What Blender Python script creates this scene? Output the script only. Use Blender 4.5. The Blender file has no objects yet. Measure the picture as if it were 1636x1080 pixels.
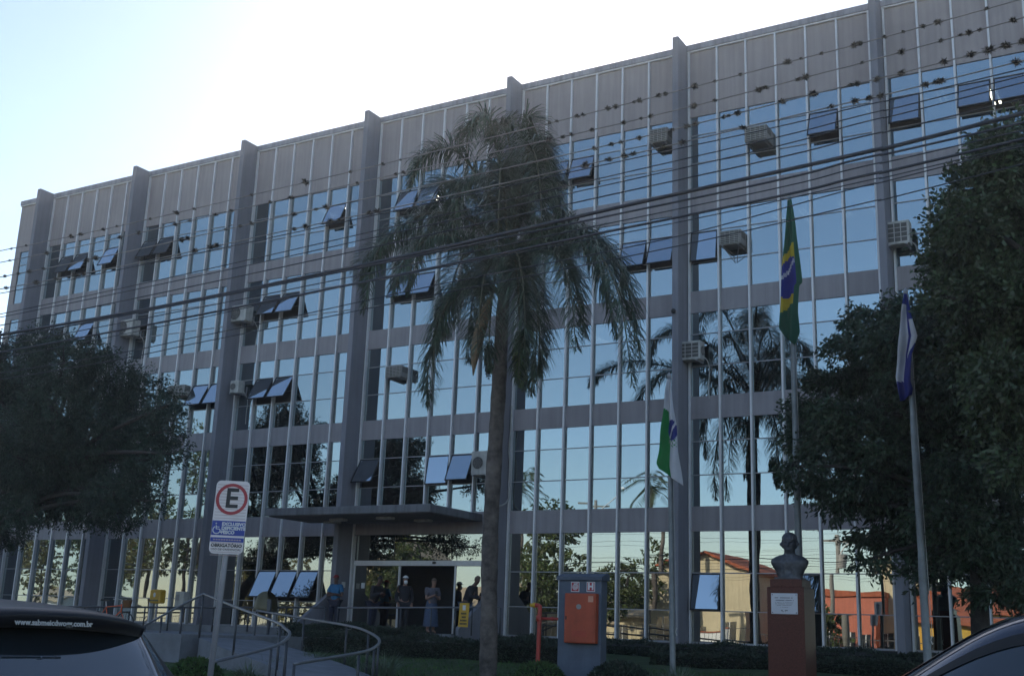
import bpy, math, random
import numpy as np
from mathutils import Vector, Matrix
rnd = random.Random(7); nrs = np.random.RandomState(11)
scene = bpy.context.scene
COL = scene.collection
rad = math.radians

# ------------------------------------------------------------------ camera
R = Vector((0.86483429, 0.5007694, 0.03593969)); U = Vector((0.09470495, -0.23301806, 0.96784997)); D = Vector((-0.49304424, 0.83362617, 0.24894735))
CAM = Vector((12.2901, -31.2515, 1.35)); FPX = 1841.0437
def ray(x, y): return D + R*((x-818)/FPX) - U*((y-540)/FPX)
def at(x, y, Y):
    """point of the place seen at photo position x, y, at the real distance given by its plane Y"""
    q = ray(x, y); return CAM + q*((Y-CAM.y)/q.y)
def atm(x, y, d):
    """point across the street, seen mirrored in the glass front"""
    p = at(x, y, d); return Vector((p.x, -d, p.z))
def px(p):
    q = Vector(p)-CAM; w = q.dot(D); return 818+FPX*q.dot(R)/w, 540-FPX*q.dot(U)/w
cd = bpy.data.cameras.new('camera'); cam = bpy.data.objects.new('camera', cd); COL.objects.link(cam)
cam.matrix_world = Matrix((( R.x, U.x, -D.x, CAM.x), (R.y, U.y, -D.y, CAM.y), (R.z, U.z, -D.z, CAM.z), (0, 0, 0, 1)))
cd.sensor_width = 36; cd.lens = FPX/1636*36; cd.clip_end = 3000; cd.clip_start = 0.05
scene.camera = cam

# ------------------------------------------------------------------ light
SUN_EL, SUN_AZ = 28.5, 27.5          # elevation, azimuth measured from +Y to the left (-X)
w = bpy.data.worlds.new('World'); scene.world = w; w.use_nodes = True
nt = w.node_tree
for n in list(nt.nodes): nt.nodes.remove(n)
sky = nt.nodes.new('ShaderNodeTexSky'); sky.sky_type = 'NISHITA'; sky.sun_disc = False
sky.sun_elevation = rad(SUN_EL); sky.sun_rotation = rad(-SUN_AZ); sky.air_density = 1.0; sky.dust_density = 0.7; sky.ozone_density = 1.0; sky.altitude = 900
bg = nt.nodes.new('ShaderNodeBackground'); bg.inputs['Strength'].default_value = 0.12
wo = nt.nodes.new('ShaderNodeOutputWorld')
nt.links.new(sky.outputs[0], bg.inputs[0]); nt.links.new(bg.outputs[0], wo.inputs[0])
sl = bpy.data.lights.new('sun', 'SUN'); sl.energy = 3.5; sl.angle = rad(0.5); sl.color = (1, 0.93, 0.82)
so = bpy.data.objects.new('sun', sl); COL.objects.link(so)
sd = Vector((-math.sin(rad(SUN_AZ))*math.cos(rad(SUN_EL)), math.cos(rad(SUN_AZ))*math.cos(rad(SUN_EL)), math.sin(rad(SUN_EL))))
so.rotation_euler = sd.to_track_quat('Z', 'Y').to_euler()
scene.view_settings.view_transform = 'Standard'; scene.view_settings.look = 'None'; scene.view_settings.exposure = 0.85; scene.view_settings.gamma = 1
scene.cycles.max_bounces = 8; scene.cycles.glossy_bounces = 5; scene.cycles.caustics_reflective = False; scene.cycles.caustics_refractive = False

# ------------------------------------------------------------------ materials
def mat(name, col, rough=0.7, metal=0.0, var=0.12, scale=3.0, bump=0.0, bscale=40, spec=None, trans=0.0, island=0.0, coat=0.0, emit=None, estr=0, stain=0.0, dark=None):
    m = bpy.data.materials.new(name); m.use_nodes = True; t = m.node_tree; N = t.nodes; L = t.links
    b = N['Principled BSDF']; b.inputs['Roughness'].default_value = rough; b.inputs['Metallic'].default_value = metal
    if spec is not None: b.inputs['Specular IOR Level'].default_value = spec
    if coat: b.inputs['Coat Weight'].default_value = coat; b.inputs['Coat Roughness'].default_value = 0.04
    if emit: b.inputs['Emission Color'].default_value = (*emit, 1); b.inputs['Emission Strength'].default_value = estr
    tc = N.new('ShaderNodeTexCoord'); src = None
    nz = N.new('ShaderNodeTexNoise'); nz.inputs['Scale'].default_value = scale; nz.inputs['Detail'].default_value = 6; nz.inputs['Roughness'].default_value = 0.65
    L.new(tc.outputs['Object'], nz.inputs['Vector'])
    cr = N.new('ShaderNodeValToRGB'); d = dark if dark else tuple(c*(1-var*2.2) for c in col)
    cr.color_ramp.elements[0].position = 0.25; cr.color_ramp.elements[0].color = (*[max(0, c) for c in d], 1)
    cr.color_ramp.elements[1].position = 0.75; cr.color_ramp.elements[1].color = (*[min(1, c*(1+var)) for c in col], 1)
    L.new(nz.outputs['Fac'], cr.inputs['Fac']); src = cr.outputs['Color']
    if stain:                                   # vertical rain streaks that belong to the surface
        mp = N.new('ShaderNodeMapping'); mp.inputs['Scale'].default_value = (7, 7, 0.35); L.new(tc.outputs['Object'], mp.inputs['Vector'])
        n2 = N.new('ShaderNodeTexNoise'); n2.inputs['Scale'].default_value = 1.0; n2.inputs['Detail'].default_value = 5; L.new(mp.outputs['Vector'], n2.inputs['Vector'])
        c2 = N.new('ShaderNodeValToRGB'); c2.color_ramp.elements[0].position = 0.3; c2.color_ramp.elements[0].color = (1-stain,)*3+(1,); c2.color_ramp.elements[1].position = 0.6; c2.color_ramp.elements[1].color = (1, 1, 1, 1)
        L.new(n2.outputs['Fac'], c2.inputs['Fac'])
        mx = N.new('ShaderNodeMix'); mx.data_type = 'RGBA'; mx.blend_type = 'MULTIPLY'; mx.inputs[0].default_value = 1
        L.new(src, mx.inputs[6]); L.new(c2.outputs['Color'], mx.inputs[7]); src = mx.outputs[2]
    if island:
        g = N.new('ShaderNodeNewGeometry'); h = N.new('ShaderNodeHueSaturation')
        m1 = N.new('ShaderNodeMapRange'); m1.inputs[3].default_value = 1-island; m1.inputs[4].default_value = 1+island*1.2
        L.new(g.outputs['Random Per Island'], m1.inputs[0]); L.new(m1.outputs[0], h.inputs['Value'])
        m2 = N.new('ShaderNodeMapRange'); m2.inputs[3].default_value = 0.47; m2.inputs[4].default_value = 0.53
        L.new(g.outputs['Random Per Island'], m2.inputs[0]); L.new(m2.outputs[0], h.inputs['Hue'])
        L.new(src, h.inputs['Color']); src = h.outputs['Color']
    L.new(src, b.inputs['Base Color'])
    if bump:
        n3 = N.new('ShaderNodeTexNoise'); n3.inputs['Scale'].default_value = bscale; n3.inputs['Detail'].default_value = 5; L.new(tc.outputs['Object'], n3.inputs['Vector'])
        bp = N.new('ShaderNodeBump'); bp.inputs['Strength'].default_value = bump; bp.inputs['Distance'].default_value = 0.02; L.new(n3.outputs['Fac'], bp.inputs['Height']); L.new(bp.outputs[0], b.inputs['Normal'])
    if trans:
        tr = N.new('ShaderNodeBsdfTranslucent'); L.new(src, tr.inputs['Color']); ms = N.new('ShaderNodeMixShader'); ms.inputs[0].default_value = trans
        L.new(b.outputs[0], ms.inputs[1]); L.new(tr.outputs[0], ms.inputs[2]); L.new(ms.outputs[0], N['Material Output'].inputs[0])
    return m
def glass_mat(name, col, wav, wscale=0.9, rough=0.006, see=0.13):
    m = bpy.data.materials.new(name); m.use_nodes = True; t = m.node_tree; N = t.nodes; L = t.links
    b = N['Principled BSDF']; b.inputs['Metallic'].default_value = 1.0; b.inputs['Roughness'].default_value = rough
    g = N.new('ShaderNodeNewGeometry'); mr = N.new('ShaderNodeMapRange'); mr.inputs[3].default_value = 0.84; mr.inputs[4].default_value = 1.08
    L.new(g.outputs['Random Per Island'], mr.inputs[0])
    h = N.new('ShaderNodeHueSaturation'); h.inputs['Color'].default_value = (*col, 1); L.new(mr.outputs[0], h.inputs['Value']); L.new(h.outputs[0], b.inputs['Base Color'])
    tc = N.new('ShaderNodeTexCoord'); nz = N.new('ShaderNodeTexNoise'); nz.inputs['Scale'].default_value = wscale; nz.inputs['Detail'].default_value = 1.5
    L.new(tc.outputs['Object'], nz.inputs['Vector']); bp = N.new('ShaderNodeBump'); bp.inputs['Strength'].default_value = 1.0; bp.inputs['Distance'].default_value = wav
    L.new(nz.outputs['Fac'], bp.inputs['Height']); L.new(bp.outputs[0], b.inputs['Normal'])
    tr = N.new('ShaderNodeBsdfTransparent'); tr.inputs['Color'].default_value = (.75, .85, .9, 1); ms = N.new('ShaderNodeMixShader'); ms.inputs[0].default_value = see
    L.new(b.outputs[0], ms.inputs[1]); L.new(tr.outputs[0], ms.inputs[2]); L.new(ms.outputs[0], N['Material Output'].inputs[0])
    return m
M = {}
M['spandrel'] = mat('spandrel_concrete', (0.345, 0.32, 0.335), 0.85, var=0.07, scale=0.9, bump=0.1, bscale=60, stain=0.17)
M['parapet'] = mat('parapet_concrete', (0.41, 0.36, 0.355), 0.85, var=0.06, scale=0.8, bump=0.1, bscale=60, stain=0.16)
M['pier'] = mat('pier_paint', (0.245, 0.245, 0.28), 0.8, var=0.08, scale=0.9, bump=0.1, bscale=50, stain=0.12)
M['coping'] = mat('coping_paint', (0.33, 0.33, 0.37), 0.7, var=0.12, scale=2.0, stain=0.35)
M['alu'] = mat('aluminium', (0.80, 0.79, 0.80), 0.45, 0.1, var=0.06, scale=2.5, stain=0.1)
M['alud'] = mat('aluminium_dull', (0.36, 0.36, 0.38), 0.5, 0.35, var=0.1)
M['glass'] = glass_mat('mirror_glass', (0.405, 0.475, 0.49), 0.003, 0.7)
M['glassg'] = glass_mat('mirror_glass_sky_tint', (0.47, 0.48, 0.44), 0.0042, 0.6)  # wavier panes; warm tint paints in the pale low sky they mirror
M['sashg'] = glass_mat('sash_glass', (0.56, 0.64, 0.69), 0.003, 0.8)  # same glass as the panes, tinted lighter to paint in brighter reflections
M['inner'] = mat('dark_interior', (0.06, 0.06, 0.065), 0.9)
M['lamp'] = mat('fluorescent_tube', (0.9, 0.9, 0.8), 0.5, emit=(1, 0.95, 0.75), estr=4)
M['lamp2'] = mat('room_tube', (0.9, 0.9, 0.85), 0.5, emit=(1, 0.97, 0.9), estr=2.2)
M['white'] = mat('white_paint', (0.72, 0.72, 0.72), 0.5, var=0.06)
M['offwhite'] = mat('aged_white_plastic', (0.5, 0.49, 0.46), 0.6, var=0.15, scale=5, stain=0.3)
M['grille'] = mat('dark_grille', (0.10, 0.095, 0.09), 0.7)
M['ventgrey'] = mat('vent_grey', (0.3, 0.29, 0.28), 0.7)
M['black'] = mat('black_paint', (0.02, 0.02, 0.022), 0.5)
M['wire'] = mat('wire_black', (0.05, 0.053, 0.065), 0.6)
M['wirel'] = mat('wire_aluminium', (0.34, 0.31, 0.29), 0.55, 0.4)
M['airplant'] = mat('air_plant', (0.15, 0.132, 0.12), 0.9, var=0.3, island=0.45)
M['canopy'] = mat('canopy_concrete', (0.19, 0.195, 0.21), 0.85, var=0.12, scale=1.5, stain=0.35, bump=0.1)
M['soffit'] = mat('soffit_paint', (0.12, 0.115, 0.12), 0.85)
M['wall'] = mat('painted_wall', (0.14, 0.145, 0.165), 0.8, var=0.1, scale=1.5, stain=0.25)
M['conc'] = mat('ramp_concrete', (0.20, 0.21, 0.23), 0.9, var=0.15, scale=2, bump=0.2)
M['rail'] = mat('rail_steel', (0.21, 0.215, 0.235), 0.38, 0.5, var=0.1)
M['raild'] = mat('rail_dark', (0.06, 0.065, 0.075), 0.5, 0.2)
M['bark'] = mat('bark', (0.045, 0.038, 0.034), 0.95, var=0.35, scale=9, bump=0.6, bscale=25)
M['palmbark'] = mat('palm_bark', (0.15, 0.125, 0.11), 0.95, var=0.42, scale=3.5, bump=0.7, bscale=22)
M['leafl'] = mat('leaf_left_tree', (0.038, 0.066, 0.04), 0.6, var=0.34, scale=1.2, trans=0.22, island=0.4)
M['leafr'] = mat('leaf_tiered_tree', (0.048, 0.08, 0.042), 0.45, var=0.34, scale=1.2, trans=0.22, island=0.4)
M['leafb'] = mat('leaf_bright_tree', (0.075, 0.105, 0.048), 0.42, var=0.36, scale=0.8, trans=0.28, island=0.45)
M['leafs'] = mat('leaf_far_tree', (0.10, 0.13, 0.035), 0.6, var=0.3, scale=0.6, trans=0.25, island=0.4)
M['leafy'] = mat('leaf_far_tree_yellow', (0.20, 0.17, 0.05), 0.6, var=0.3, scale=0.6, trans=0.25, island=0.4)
M['frond'] = mat('palm_leaflet', (0.075, 0.112, 0.068), 0.4, var=0.25, scale=1.5, trans=0.2, island=0.4)
M['rachis'] = mat('palm_rachis', (0.10, 0.10, 0.06), 0.6)
M['spathe'] = mat('palm_spathe', (0.32, 0.22, 0.13), 0.75, var=0.25, scale=6)
M['fruitg'] = mat('palm_fruit_green', (0.10, 0.15, 0.03), 0.6, var=0.3, island=0.4)
M['fruitd'] = mat('palm_fruit_dry', (0.045, 0.04, 0.03), 0.8, island=0.3)
M['hedge'] = mat('hedge_leaf', (0.034, 0.052, 0.032), 0.6, var=0.3, scale=2, trans=0.15, island=0.45)
M['hedgecore'] = mat('hedge_core', (0.012, 0.016, 0.011), 1.0)  # near-black solid filling behind the leaves of hedges and shrubs
M['grass'] = mat('grass_blade', (0.07, 0.135, 0.035), 0.7, var=0.35, scale=1, trans=0.2, island=0.35)
M['lawn'] = mat('lawn_soil', (0.04, 0.075, 0.022), 0.95, var=0.35, scale=2, bump=0.5, bscale=30)
M['spiky'] = mat('strap_leaf', (0.13, 0.17, 0.11), 0.5, var=0.25, trans=0.2, island=0.4)
M['redgranite'] = mat('red_granite', (0.12, 0.042, 0.031), 0.34, var=0.25, scale=45, spec=0.22)
M['bronze'] = mat('dark_bronze', (0.085, 0.09, 0.105), 0.45, 0.25, var=0.3, scale=12, bump=0.15)
M['plaque'] = mat('plaque_steel', (0.55, 0.57, 0.62), 0.4, 0.2, var=0.05)
M['inkgrey'] = mat('plaque_ink', (0.08, 0.08, 0.1), 0.6)
M['block'] = mat('cabinet_block_paint', (0.115, 0.138, 0.18), 0.8, var=0.1, scale=3, bump=0.1, stain=0.15)
M['red'] = mat('hydrant_red', (0.47, 0.08, 0.03), 0.5, var=0.14, scale=3, stain=0.15)
M['redpipe'] = mat('pipe_red', (0.45, 0.05, 0.035), 0.45, var=0.15, scale=6)
M['yellow'] = mat('yellow_paint', (0.62, 0.36, 0.03), 0.5, var=0.1, scale=5)
M['olive'] = mat('hood_olive', (0.13, 0.115, 0.06), 0.5, var=0.2)
M['signwhite'] = mat('sign_white', (0.80, 0.73, 0.71), 0.45, var=0.05, scale=3)
M['signred'] = mat('sign_red', (0.42, 0.04, 0.05), 0.5, var=0.05)
M['signblue'] = mat('sign_blue', (0.03, 0.06, 0.33), 0.5, var=0.05)
M['signpink'] = mat('sign_film_line', (0.55, 0.42, 0.40), 0.5)
M['fgreen'] = mat('flag_green', (0.022, 0.11, 0.065), 0.8, var=0.06, trans=0.3)
M['fgreen2'] = mat('flag_bright_green', (0.02, 0.24, 0.06), 0.8, var=0.06, trans=0.3)
M['fyellow'] = mat('flag_yellow', (0.50, 0.38, 0.03), 0.8, var=0.06, trans=0.3)
M['fblue'] = mat('flag_blue', (0.03, 0.04, 0.25), 0.8, var=0.06, trans=0.3)
M['fwhite'] = mat('flag_white', (0.66, 0.66, 0.70), 0.8, var=0.05, trans=0.3)
M['pole'] = mat('pole_grey', (0.24, 0.26, 0.27), 0.5, 0.2, var=0.2, scale=3, stain=0.25)
M['asphalt'] = mat('asphalt', (0.05, 0.05, 0.052), 0.9, var=0.2, scale=4, bump=0.3, bscale=120)
M['pave'] = mat('pavement', (0.2, 0.195, 0.19), 0.9, var=0.2, scale=2, bump=0.2)
M['soil'] = mat('far_ground', (0.13, 0.12, 0.08), 0.95, var=0.3, scale=0.2)
M['carblack'] = mat('car_black_paint', (0.010, 0.011, 0.014), 0.42, 0.0, var=0.05, coat=0.05, spec=0.2)
M['cargrey'] = mat('car_roof_paint', (0.012, 0.013, 0.016), 0.42, 0.0, var=0.12, scale=3, coat=0.05, spec=0.2)
M['carblue'] = mat('car_blue_paint', (0.010, 0.016, 0.036), 0.25, 0.1, var=0.05, coat=0.6)
M['carwhite'] = mat('car_silver_paint', (0.45, 0.46, 0.47), 0.25, 0.4, var=0.05, coat=0.7)
M['carglass'] = mat('car_glass', (0.012, 0.018, 0.024), 0.03, 0.0, var=0.05, spec=1.0, coat=1.0)
M['rubber'] = mat('rubber', (0.012, 0.012, 0.012), 0.7)
M['rim'] = mat('wheel_rim', (0.4, 0.4, 0.41), 0.35, 0.7)
M['taillight'] = mat('red_lens', (0.25, 0.01, 0.01), 0.2, coat=0.5)
M['orange'] = mat('bicycle_orange', (0.85, 0.13, 0.03), 0.35, coat=0.4)
M['basket'] = mat('wicker_brown', (0.20, 0.09, 0.035), 0.8)
M['skin'] = mat('skin', (0.30, 0.17, 0.125), 0.6, var=0.06)
M['skind'] = mat('skin_dark', (0.12, 0.065, 0.05), 0.6, var=0.06)
M['hair'] = mat('hair_dark', (0.02, 0.015, 0.013), 0.6)
M['hairb'] = mat('hair_greying', (0.13, 0.085, 0.06), 0.6)
M['shirtblue'] = mat('shirt_blue', (0.03, 0.16, 0.33), 0.85, var=0.12, scale=9)
M['jacket'] = mat('jacket_black', (0.016, 0.017, 0.024), 0.85)
M['teegrey'] = mat('tee_grey', (0.12, 0.115, 0.14), 0.9, var=0.1, scale=8)
M['denim'] = mat('denim', (0.075, 0.105, 0.17), 0.9, var=0.15, scale=10)
M['trousers'] = mat('trousers_navy', (0.022, 0.025, 0.05), 0.9)
M['redcap'] = mat('cap_red', (0.28, 0.025, 0.03), 0.8)
M['shoe'] = mat('shoe', (0.05, 0.045, 0.04), 0.7)
M['roofred'] = mat('clay_roof', (0.42, 0.11, 0.05), 0.85, var=0.2, scale=3, stain=0.2)
M['roofbeige'] = mat('fibre_roof', (0.42, 0.34, 0.24), 0.85, var=0.15, scale=2)
M['cream'] = mat('cream_wall', (0.62, 0.53, 0.36), 0.85, var=0.08, scale=1, stain=0.15)
M['salmon'] = mat('salmon_wall', (0.55, 0.17, 0.11), 0.85, var=0.12, scale=1, stain=0.2)
M['ochre'] = mat('ochre_wall', (0.62, 0.35, 0.05), 0.8, var=0.08)
M['darkwin'] = mat('house_window', (0.03, 0.035, 0.04), 0.1, spec=0.8)
M['fencem'] = mat('iron_fence', (0.05, 0.05, 0.055), 0.6)
M['polec'] = mat('pole_concrete', (0.25, 0.24, 0.22), 0.9, stain=0.2)

# ------------------------------------------------------------------ mesh helpers
def root_loc(o):
    l = Vector((0, 0, 0))
    while o is not None: l += o.location; o = o.parent
    return l
class MB:
    def __init__(s): s.v = []; s.f = []; s.m = []
    def add(s, vs, fs, mi=0):
        b = len(s.v); s.v += [tuple(p) for p in vs]; s.f += [tuple(b+i for i in f) for f in fs]; s.m += [mi]*len(fs)
    def box(s, x0, x1, y0, y1, z0, z1, mi=0):
        s.add([(x0, y0, z0), (x1, y0, z0), (x1, y1, z0), (x0, y1, z0), (x0, y0, z1), (x1, y0, z1), (x1, y1, z1), (x0, y1, z1)],
              [(0, 3, 2, 1), (4, 5, 6, 7), (0, 1, 5, 4), (1, 2, 6, 5), (2, 3, 7, 6), (3, 0, 4, 7)], mi)
    def bbox(s, x0, x1, y0, y1, z0, z1, b=0.01, mi=0):
        """box with chamfered vertical and top edges"""
        b = min(b, (x1-x0)/3, (y1-y0)/3, (z1-z0)/3)
        o = [(x0+b, y0), (x1-b, y0), (x1, y0+b), (x1, y1-b), (x1-b, y1), (x0+b, y1), (x0, y1-b), (x0, y0+b)]
        cx, cy = (x0+x1)/2, (y0+y1)/2
        def sh(p): return (p[0]-math.copysign(b*0.7, p[0]-cx), p[1]-math.copysign(b*0.7, p[1]-cy))
        i = [sh(p) for p in o]; n = 8
        vs = [(*p, z0) for p in i]+[(*p, z0+b) for p in o]+[(*p, z1-b) for p in o]+[(*p, z1) for p in i]
        fs = [tuple(range(n-1, -1, -1)), tuple(range(3*n, 4*n))]
        for k in range(3):
            for j in range(n): fs.append((k*n+j, k*n+(j+1) % n, (k+1)*n+(j+1) % n, (k+1)*n+j))
        s.add(vs, fs, mi)
    def obox(s, c, ax, ay, az, mi=0):
        """box from a centre and three half-axis vectors"""
        c = Vector(c); P = []
        for k in (-1, 1):
            for i, j in ((-1, -1), (1, -1), (1, 1), (-1, 1)): P.append(c+ax*i+ay*j+az*k)
        s.add(P, [(0, 3, 2, 1), (4, 5, 6, 7), (0, 1, 5, 4), (1, 2, 6, 5), (2, 3, 7, 6), (3, 0, 4, 7)], mi)
    def tube(s, pts, r, n=8, mi=0, cap=True):
        pts = [Vector(p) for p in pts]; k = len(pts); rr = r if isinstance(r, (list, tuple)) else [r]*k
        up = None; vs = []
        for i, p in enumerate(pts):
            t = (pts[min(i+1, k-1)]-pts[max(i-1, 0)])
            t = t.normalized() if t.length > 1e-9 else Vector((0, 0, 1))
            if up is None: up = Vector((0, 0, 1)) if abs(t.z) < 0.9 else Vector((1, 0, 0))
            a = t.cross(up); a = a.normalized() if a.length > 1e-6 else Vector((1, 0, 0)); b = a.cross(t).normalized(); up = b
            for j in range(n):
                g = 2*math.pi*j/n; vs.append(p+(a*math.cos(g)+b*math.sin(g))*rr[i])
        fs = [(i*n+j, i*n+(j+1) % n, (i+1)*n+(j+1) % n, (i+1)*n+j) for i in range(k-1) for j in range(n)]
        if cap: fs += [tuple(range(n-1, -1, -1)), tuple(range((k-1)*n, k*n))]
        s.add(vs, fs, mi)
    def lathe(s, c, prof, n=16, mi=0, sx=1, sy=1):
        c = Vector(c); vs = []
        for r, z in prof:
            for j in range(n): g = 2*math.pi*j/n; vs.append((c.x+r*math.cos(g)*sx, c.y+r*math.sin(g)*sy, c.z+z))
        k = len(prof); fs = [(i*n+j, i*n+(j+1) % n, (i+1)*n+(j+1) % n, (i+1)*n+j) for i in range(k-1) for j in range(n)]
        fs += [tuple(range(n-1, -1, -1)), tuple(range((k-1)*n, k*n))]
        s.add(vs, fs, mi)
    def prism(s, poly, d, mi=0):
        """closed polygon of 3D points pushed along vector d"""
        n = len(poly); P = [Vector(p) for p in poly]; Q = [p+Vector(d) for p in P]
        s.add(P+Q, [tuple(range(n-1, -1, -1)), tuple(range(n, 2*n))]+[(i, (i+1) % n, n+(i+1) % n, n+i) for i in range(n)], mi)
    def build(s, name, mats, parent=None, smooth=False, props=None):
        mats = mats if isinstance(mats, (list, tuple)) else [mats]
        off = root_loc(parent) if parent else Vector((0, 0, 0))
        me = bpy.data.meshes.new(name)
        me.from_pydata([(x-off.x, y-off.y, z-off.z) for x, y, z in s.v], [], s.f)
        for m in mats: me.materials.append(m)
        if len(mats) > 1: me.polygons.foreach_set('material_index', s.m)
        if smooth: me.polygons.foreach_set('use_smooth', [True]*len(me.polygons))
        me.update()
        o = bpy.data.objects.new(name, me); COL.objects.link(o)
        if parent: o.parent = parent
        if props:
            for k, v in props.items(): o[k] = v
        return o
def thing(name, label, cat, loc, group=None):
    o = bpy.data.objects.new(name, None); COL.objects.link(o); o.location = Vector(loc); o.empty_display_size = 0.2
    o['label'] = label; o['category'] = cat
    if group: o['group'] = group
    return o
def tag(o, label, cat, group=None):
    o['label'] = label; o['category'] = cat
    if group: o['group'] = group
    return o
def struct(o, kind='structure'): o['kind'] = kind; return o
def copy_tree(o, parent=None):
    c = o.copy(); COL.objects.link(c)
    if parent: c.parent = parent
    for ch in o.children: copy_tree(ch, c)
    return c
def np_mesh(name, V, F, m, parent=None, smooth=False):
    """many equal polygons (rows of F) as one mesh, fast"""
    V = np.asarray(V, float); F = np.asarray(F, np.int32)
    if parent: V = V-np.array(root_loc(parent))
    me = bpy.data.meshes.new(name); k = F.shape[1]
    me.vertices.add(len(V)); me.vertices.foreach_set('co', V.astype(np.float32).ravel())
    me.loops.add(F.size); me.loops.foreach_set('vertex_index', F.ravel())
    me.polygons.add(len(F)); me.polygons.foreach_set('loop_start', np.arange(0, F.size, k, dtype=np.int32)); me.polygons.foreach_set('loop_total', np.full(len(F), k, np.int32))
    if smooth: me.polygons.foreach_set('use_smooth', np.ones(len(F), bool))
    me.materials.append(m); me.update(calc_edges=True)
    o = bpy.data.objects.new(name, me); COL.objects.link(o)
    if parent: o.parent = parent
    return o
def unit(a): return a/np.maximum(np.linalg.norm(a, axis=-1, keepdims=True), 1e-9)
def leaves(name, C, Dr, ln, wd, m, parent=None):
    """one small folded leaf per centre C, pointing along Dr"""
    n = len(C); Dr = unit(Dr); rv = unit(nrs.normal(size=(n, 3))); S = unit(np.cross(Dr, rv)); Nn = np.cross(S, Dr)
    ln = np.asarray(ln).reshape(-1, 1)*np.ones((n, 1)); wd = np.asarray(wd).reshape(-1, 1)*np.ones((n, 1))
    a = C; b = C+Dr*ln*0.5+S*wd*0.5+Nn*wd*0.15; c = C+Dr*ln; d = C+Dr*ln*0.5-S*wd*0.5+Nn*wd*0.15
    V = np.stack([a, b, c, d], 1).reshape(-1, 3); F = np.arange(4*n).reshape(n, 4)
    return np_mesh(name, V, F, m, parent)
def text_mesh(body, size, align='CENTER', bold=0.0):
    cu = bpy.data.curves.new('lettering', 'FONT'); cu.body = body; cu.size = size; cu.align_x = align; cu.align_y = 'CENTER'; cu.extrude = 0.0015; cu.offset = bold; cu.resolution_u = 2
    o = bpy.data.objects.new('tmp_text', cu); COL.objects.link(o)
    dg = bpy.context.evaluated_depsgraph_get(); dg.update()
    me = bpy.data.meshes.new_from_object(o.evaluated_get(dg)); bpy.data.objects.remove(o); bpy.data.curves.remove(cu)
    return me
def lettering(body, size, origin, ex, ey, m, parent, align='CENTER', bold=0.0, name='lettering'):
    """text laid on a surface: origin, reading direction ex, up direction ey"""
    me = text_mesh(body, size, align, bold); ex = Vector(ex).normalized(); ey = Vector(ey).normalized(); ez = ex.cross(ey)
    off = root_loc(parent); o3 = Vector(origin)-off
    me.transform(Matrix(((ex.x, ey.x, ez.x, o3.x), (ex.y, ey.y, ez.y, o3.y), (ex.z, ey.z, ez.z, o3.z), (0, 0, 0, 1))))
    me.materials.clear(); me.materials.append(m)
    o = bpy.data.objects.new(name, me); COL.objects.link(o); o.parent = parent
    return o
def skin_obj(name, verts, edges, radii, m, parent, sub=2, rootv=0):
    off = root_loc(parent) if parent else Vector((0, 0, 0))
    me = bpy.data.meshes.new(name); me.from_pydata([tuple(Vector(v)-off) for v in verts], edges, [])
    o = bpy.data.objects.new(name, me); COL.objects.link(o)
    sk = o.modifiers.new('Skin', 'SKIN'); sk.use_smooth_shade = True
    for i, d in enumerate(me.skin_vertices[0].data):
        r = radii[i]; d.radius = r if isinstance(r, tuple) else (r, r); d.use_root = (i == rootv)
    ss = o.modifiers.new('Sub', 'SUBSURF'); ss.levels = sub; ss.render_levels = sub
    dg = bpy.context.evaluated_depsgraph_get(); dg.update()
    nm = bpy.data.meshes.new_from_object(o.evaluated_get(dg)); nm.name = name
    bpy.data.objects.remove(o); bpy.data.meshes.remove(me)
    nm.materials.clear(); nm.materials.append(m); nm.polygons.foreach_set('use_smooth', [True]*len(nm.polygons))
    o = bpy.data.objects.new(name, nm); COL.objects.link(o)
    if parent: o.parent = parent
    return o
def bez(pts, n):
    """Catmull-Rom curve through points, n samples"""
    P = [Vector(p) for p in pts]; P = [P[0]*2-P[1]]+P+[P[-1]*2-P[-2]]; k = len(P)-3; out = []
    for i in range(n):
        t = i/(n-1)*k; j = min(int(t), k-1); u = t-j; a, b, c, d = P[j:j+4]
        out.append(0.5*((2*b)+(c-a)*u+(2*a-5*b+4*c-d)*u*u+(3*b-a-3*c+d)*u**3))
    return out

# ------------------------------------------------------------------ ground
def gz(y):
    pts = [(-20.3, .15), (-17, .17), (-11, .36), (-8, .5), (-5.5, .68), (-2, .9), (0, 1.0), (40, 1.0)]
    if y <= pts[0][0]: return pts[0][1]
    for (a, za), (b, zb) in zip(pts, pts[1:]):
        if y <= b: return za+(zb-za)*(y-a)/(b-a)
    return pts[-1][1]
m = MB(); m.box(-400, 400, -600, 300, -0.4, -0.05); struct(m.build('ground', M['soil']))
m = MB(); m.box(-150, 150, -37, -20.45, -0.04, 0.0); struct(m.build('street', M['asphalt']))
m = MB()
for k in range(-24, 24): m.box(k*6.0, k*6.0+2.6, -31.9+2.1, -31.78+2.1, 0.004, 0.008)
struct(m.build('lane_marking', M['white']))
m = MB(); m.bbox(-150, 150, -20.45, -20.3, -0.03, 0.155, 0.02); struct(m.build('kerb', M['polec']))
m = MB(); m.box(-150, 150, -20.3, -17.0, -0.03, 0.15); struct(m.build('sidewalk', M['pave']))
m = MB(); m.bbox(-150, 150, -37.2, -37, -0.03, 0.155, 0.02); m.box(-150, 150, -40.2, -37.2, -0.03, 0.15); struct(m.build('far_sidewalk', M['pave']))
ys = [-17, -15, -13, -11, -9.5, -8, -6.5, -5.5, -4, -2, 0.0, 0.3]; xs = [-150, -60]+[x*2.0 for x in range(-25, 16)]+[60, 150]
V = []; F = []
for y in ys:
    for x in xs: V.append((x, y, gz(y)-(0.02 if y == -17 else 0)+(0.03*math.sin(x*1.3+y) if -16 < y < -1 and abs(x) < 50 else 0)))
nx = len(xs)
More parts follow.
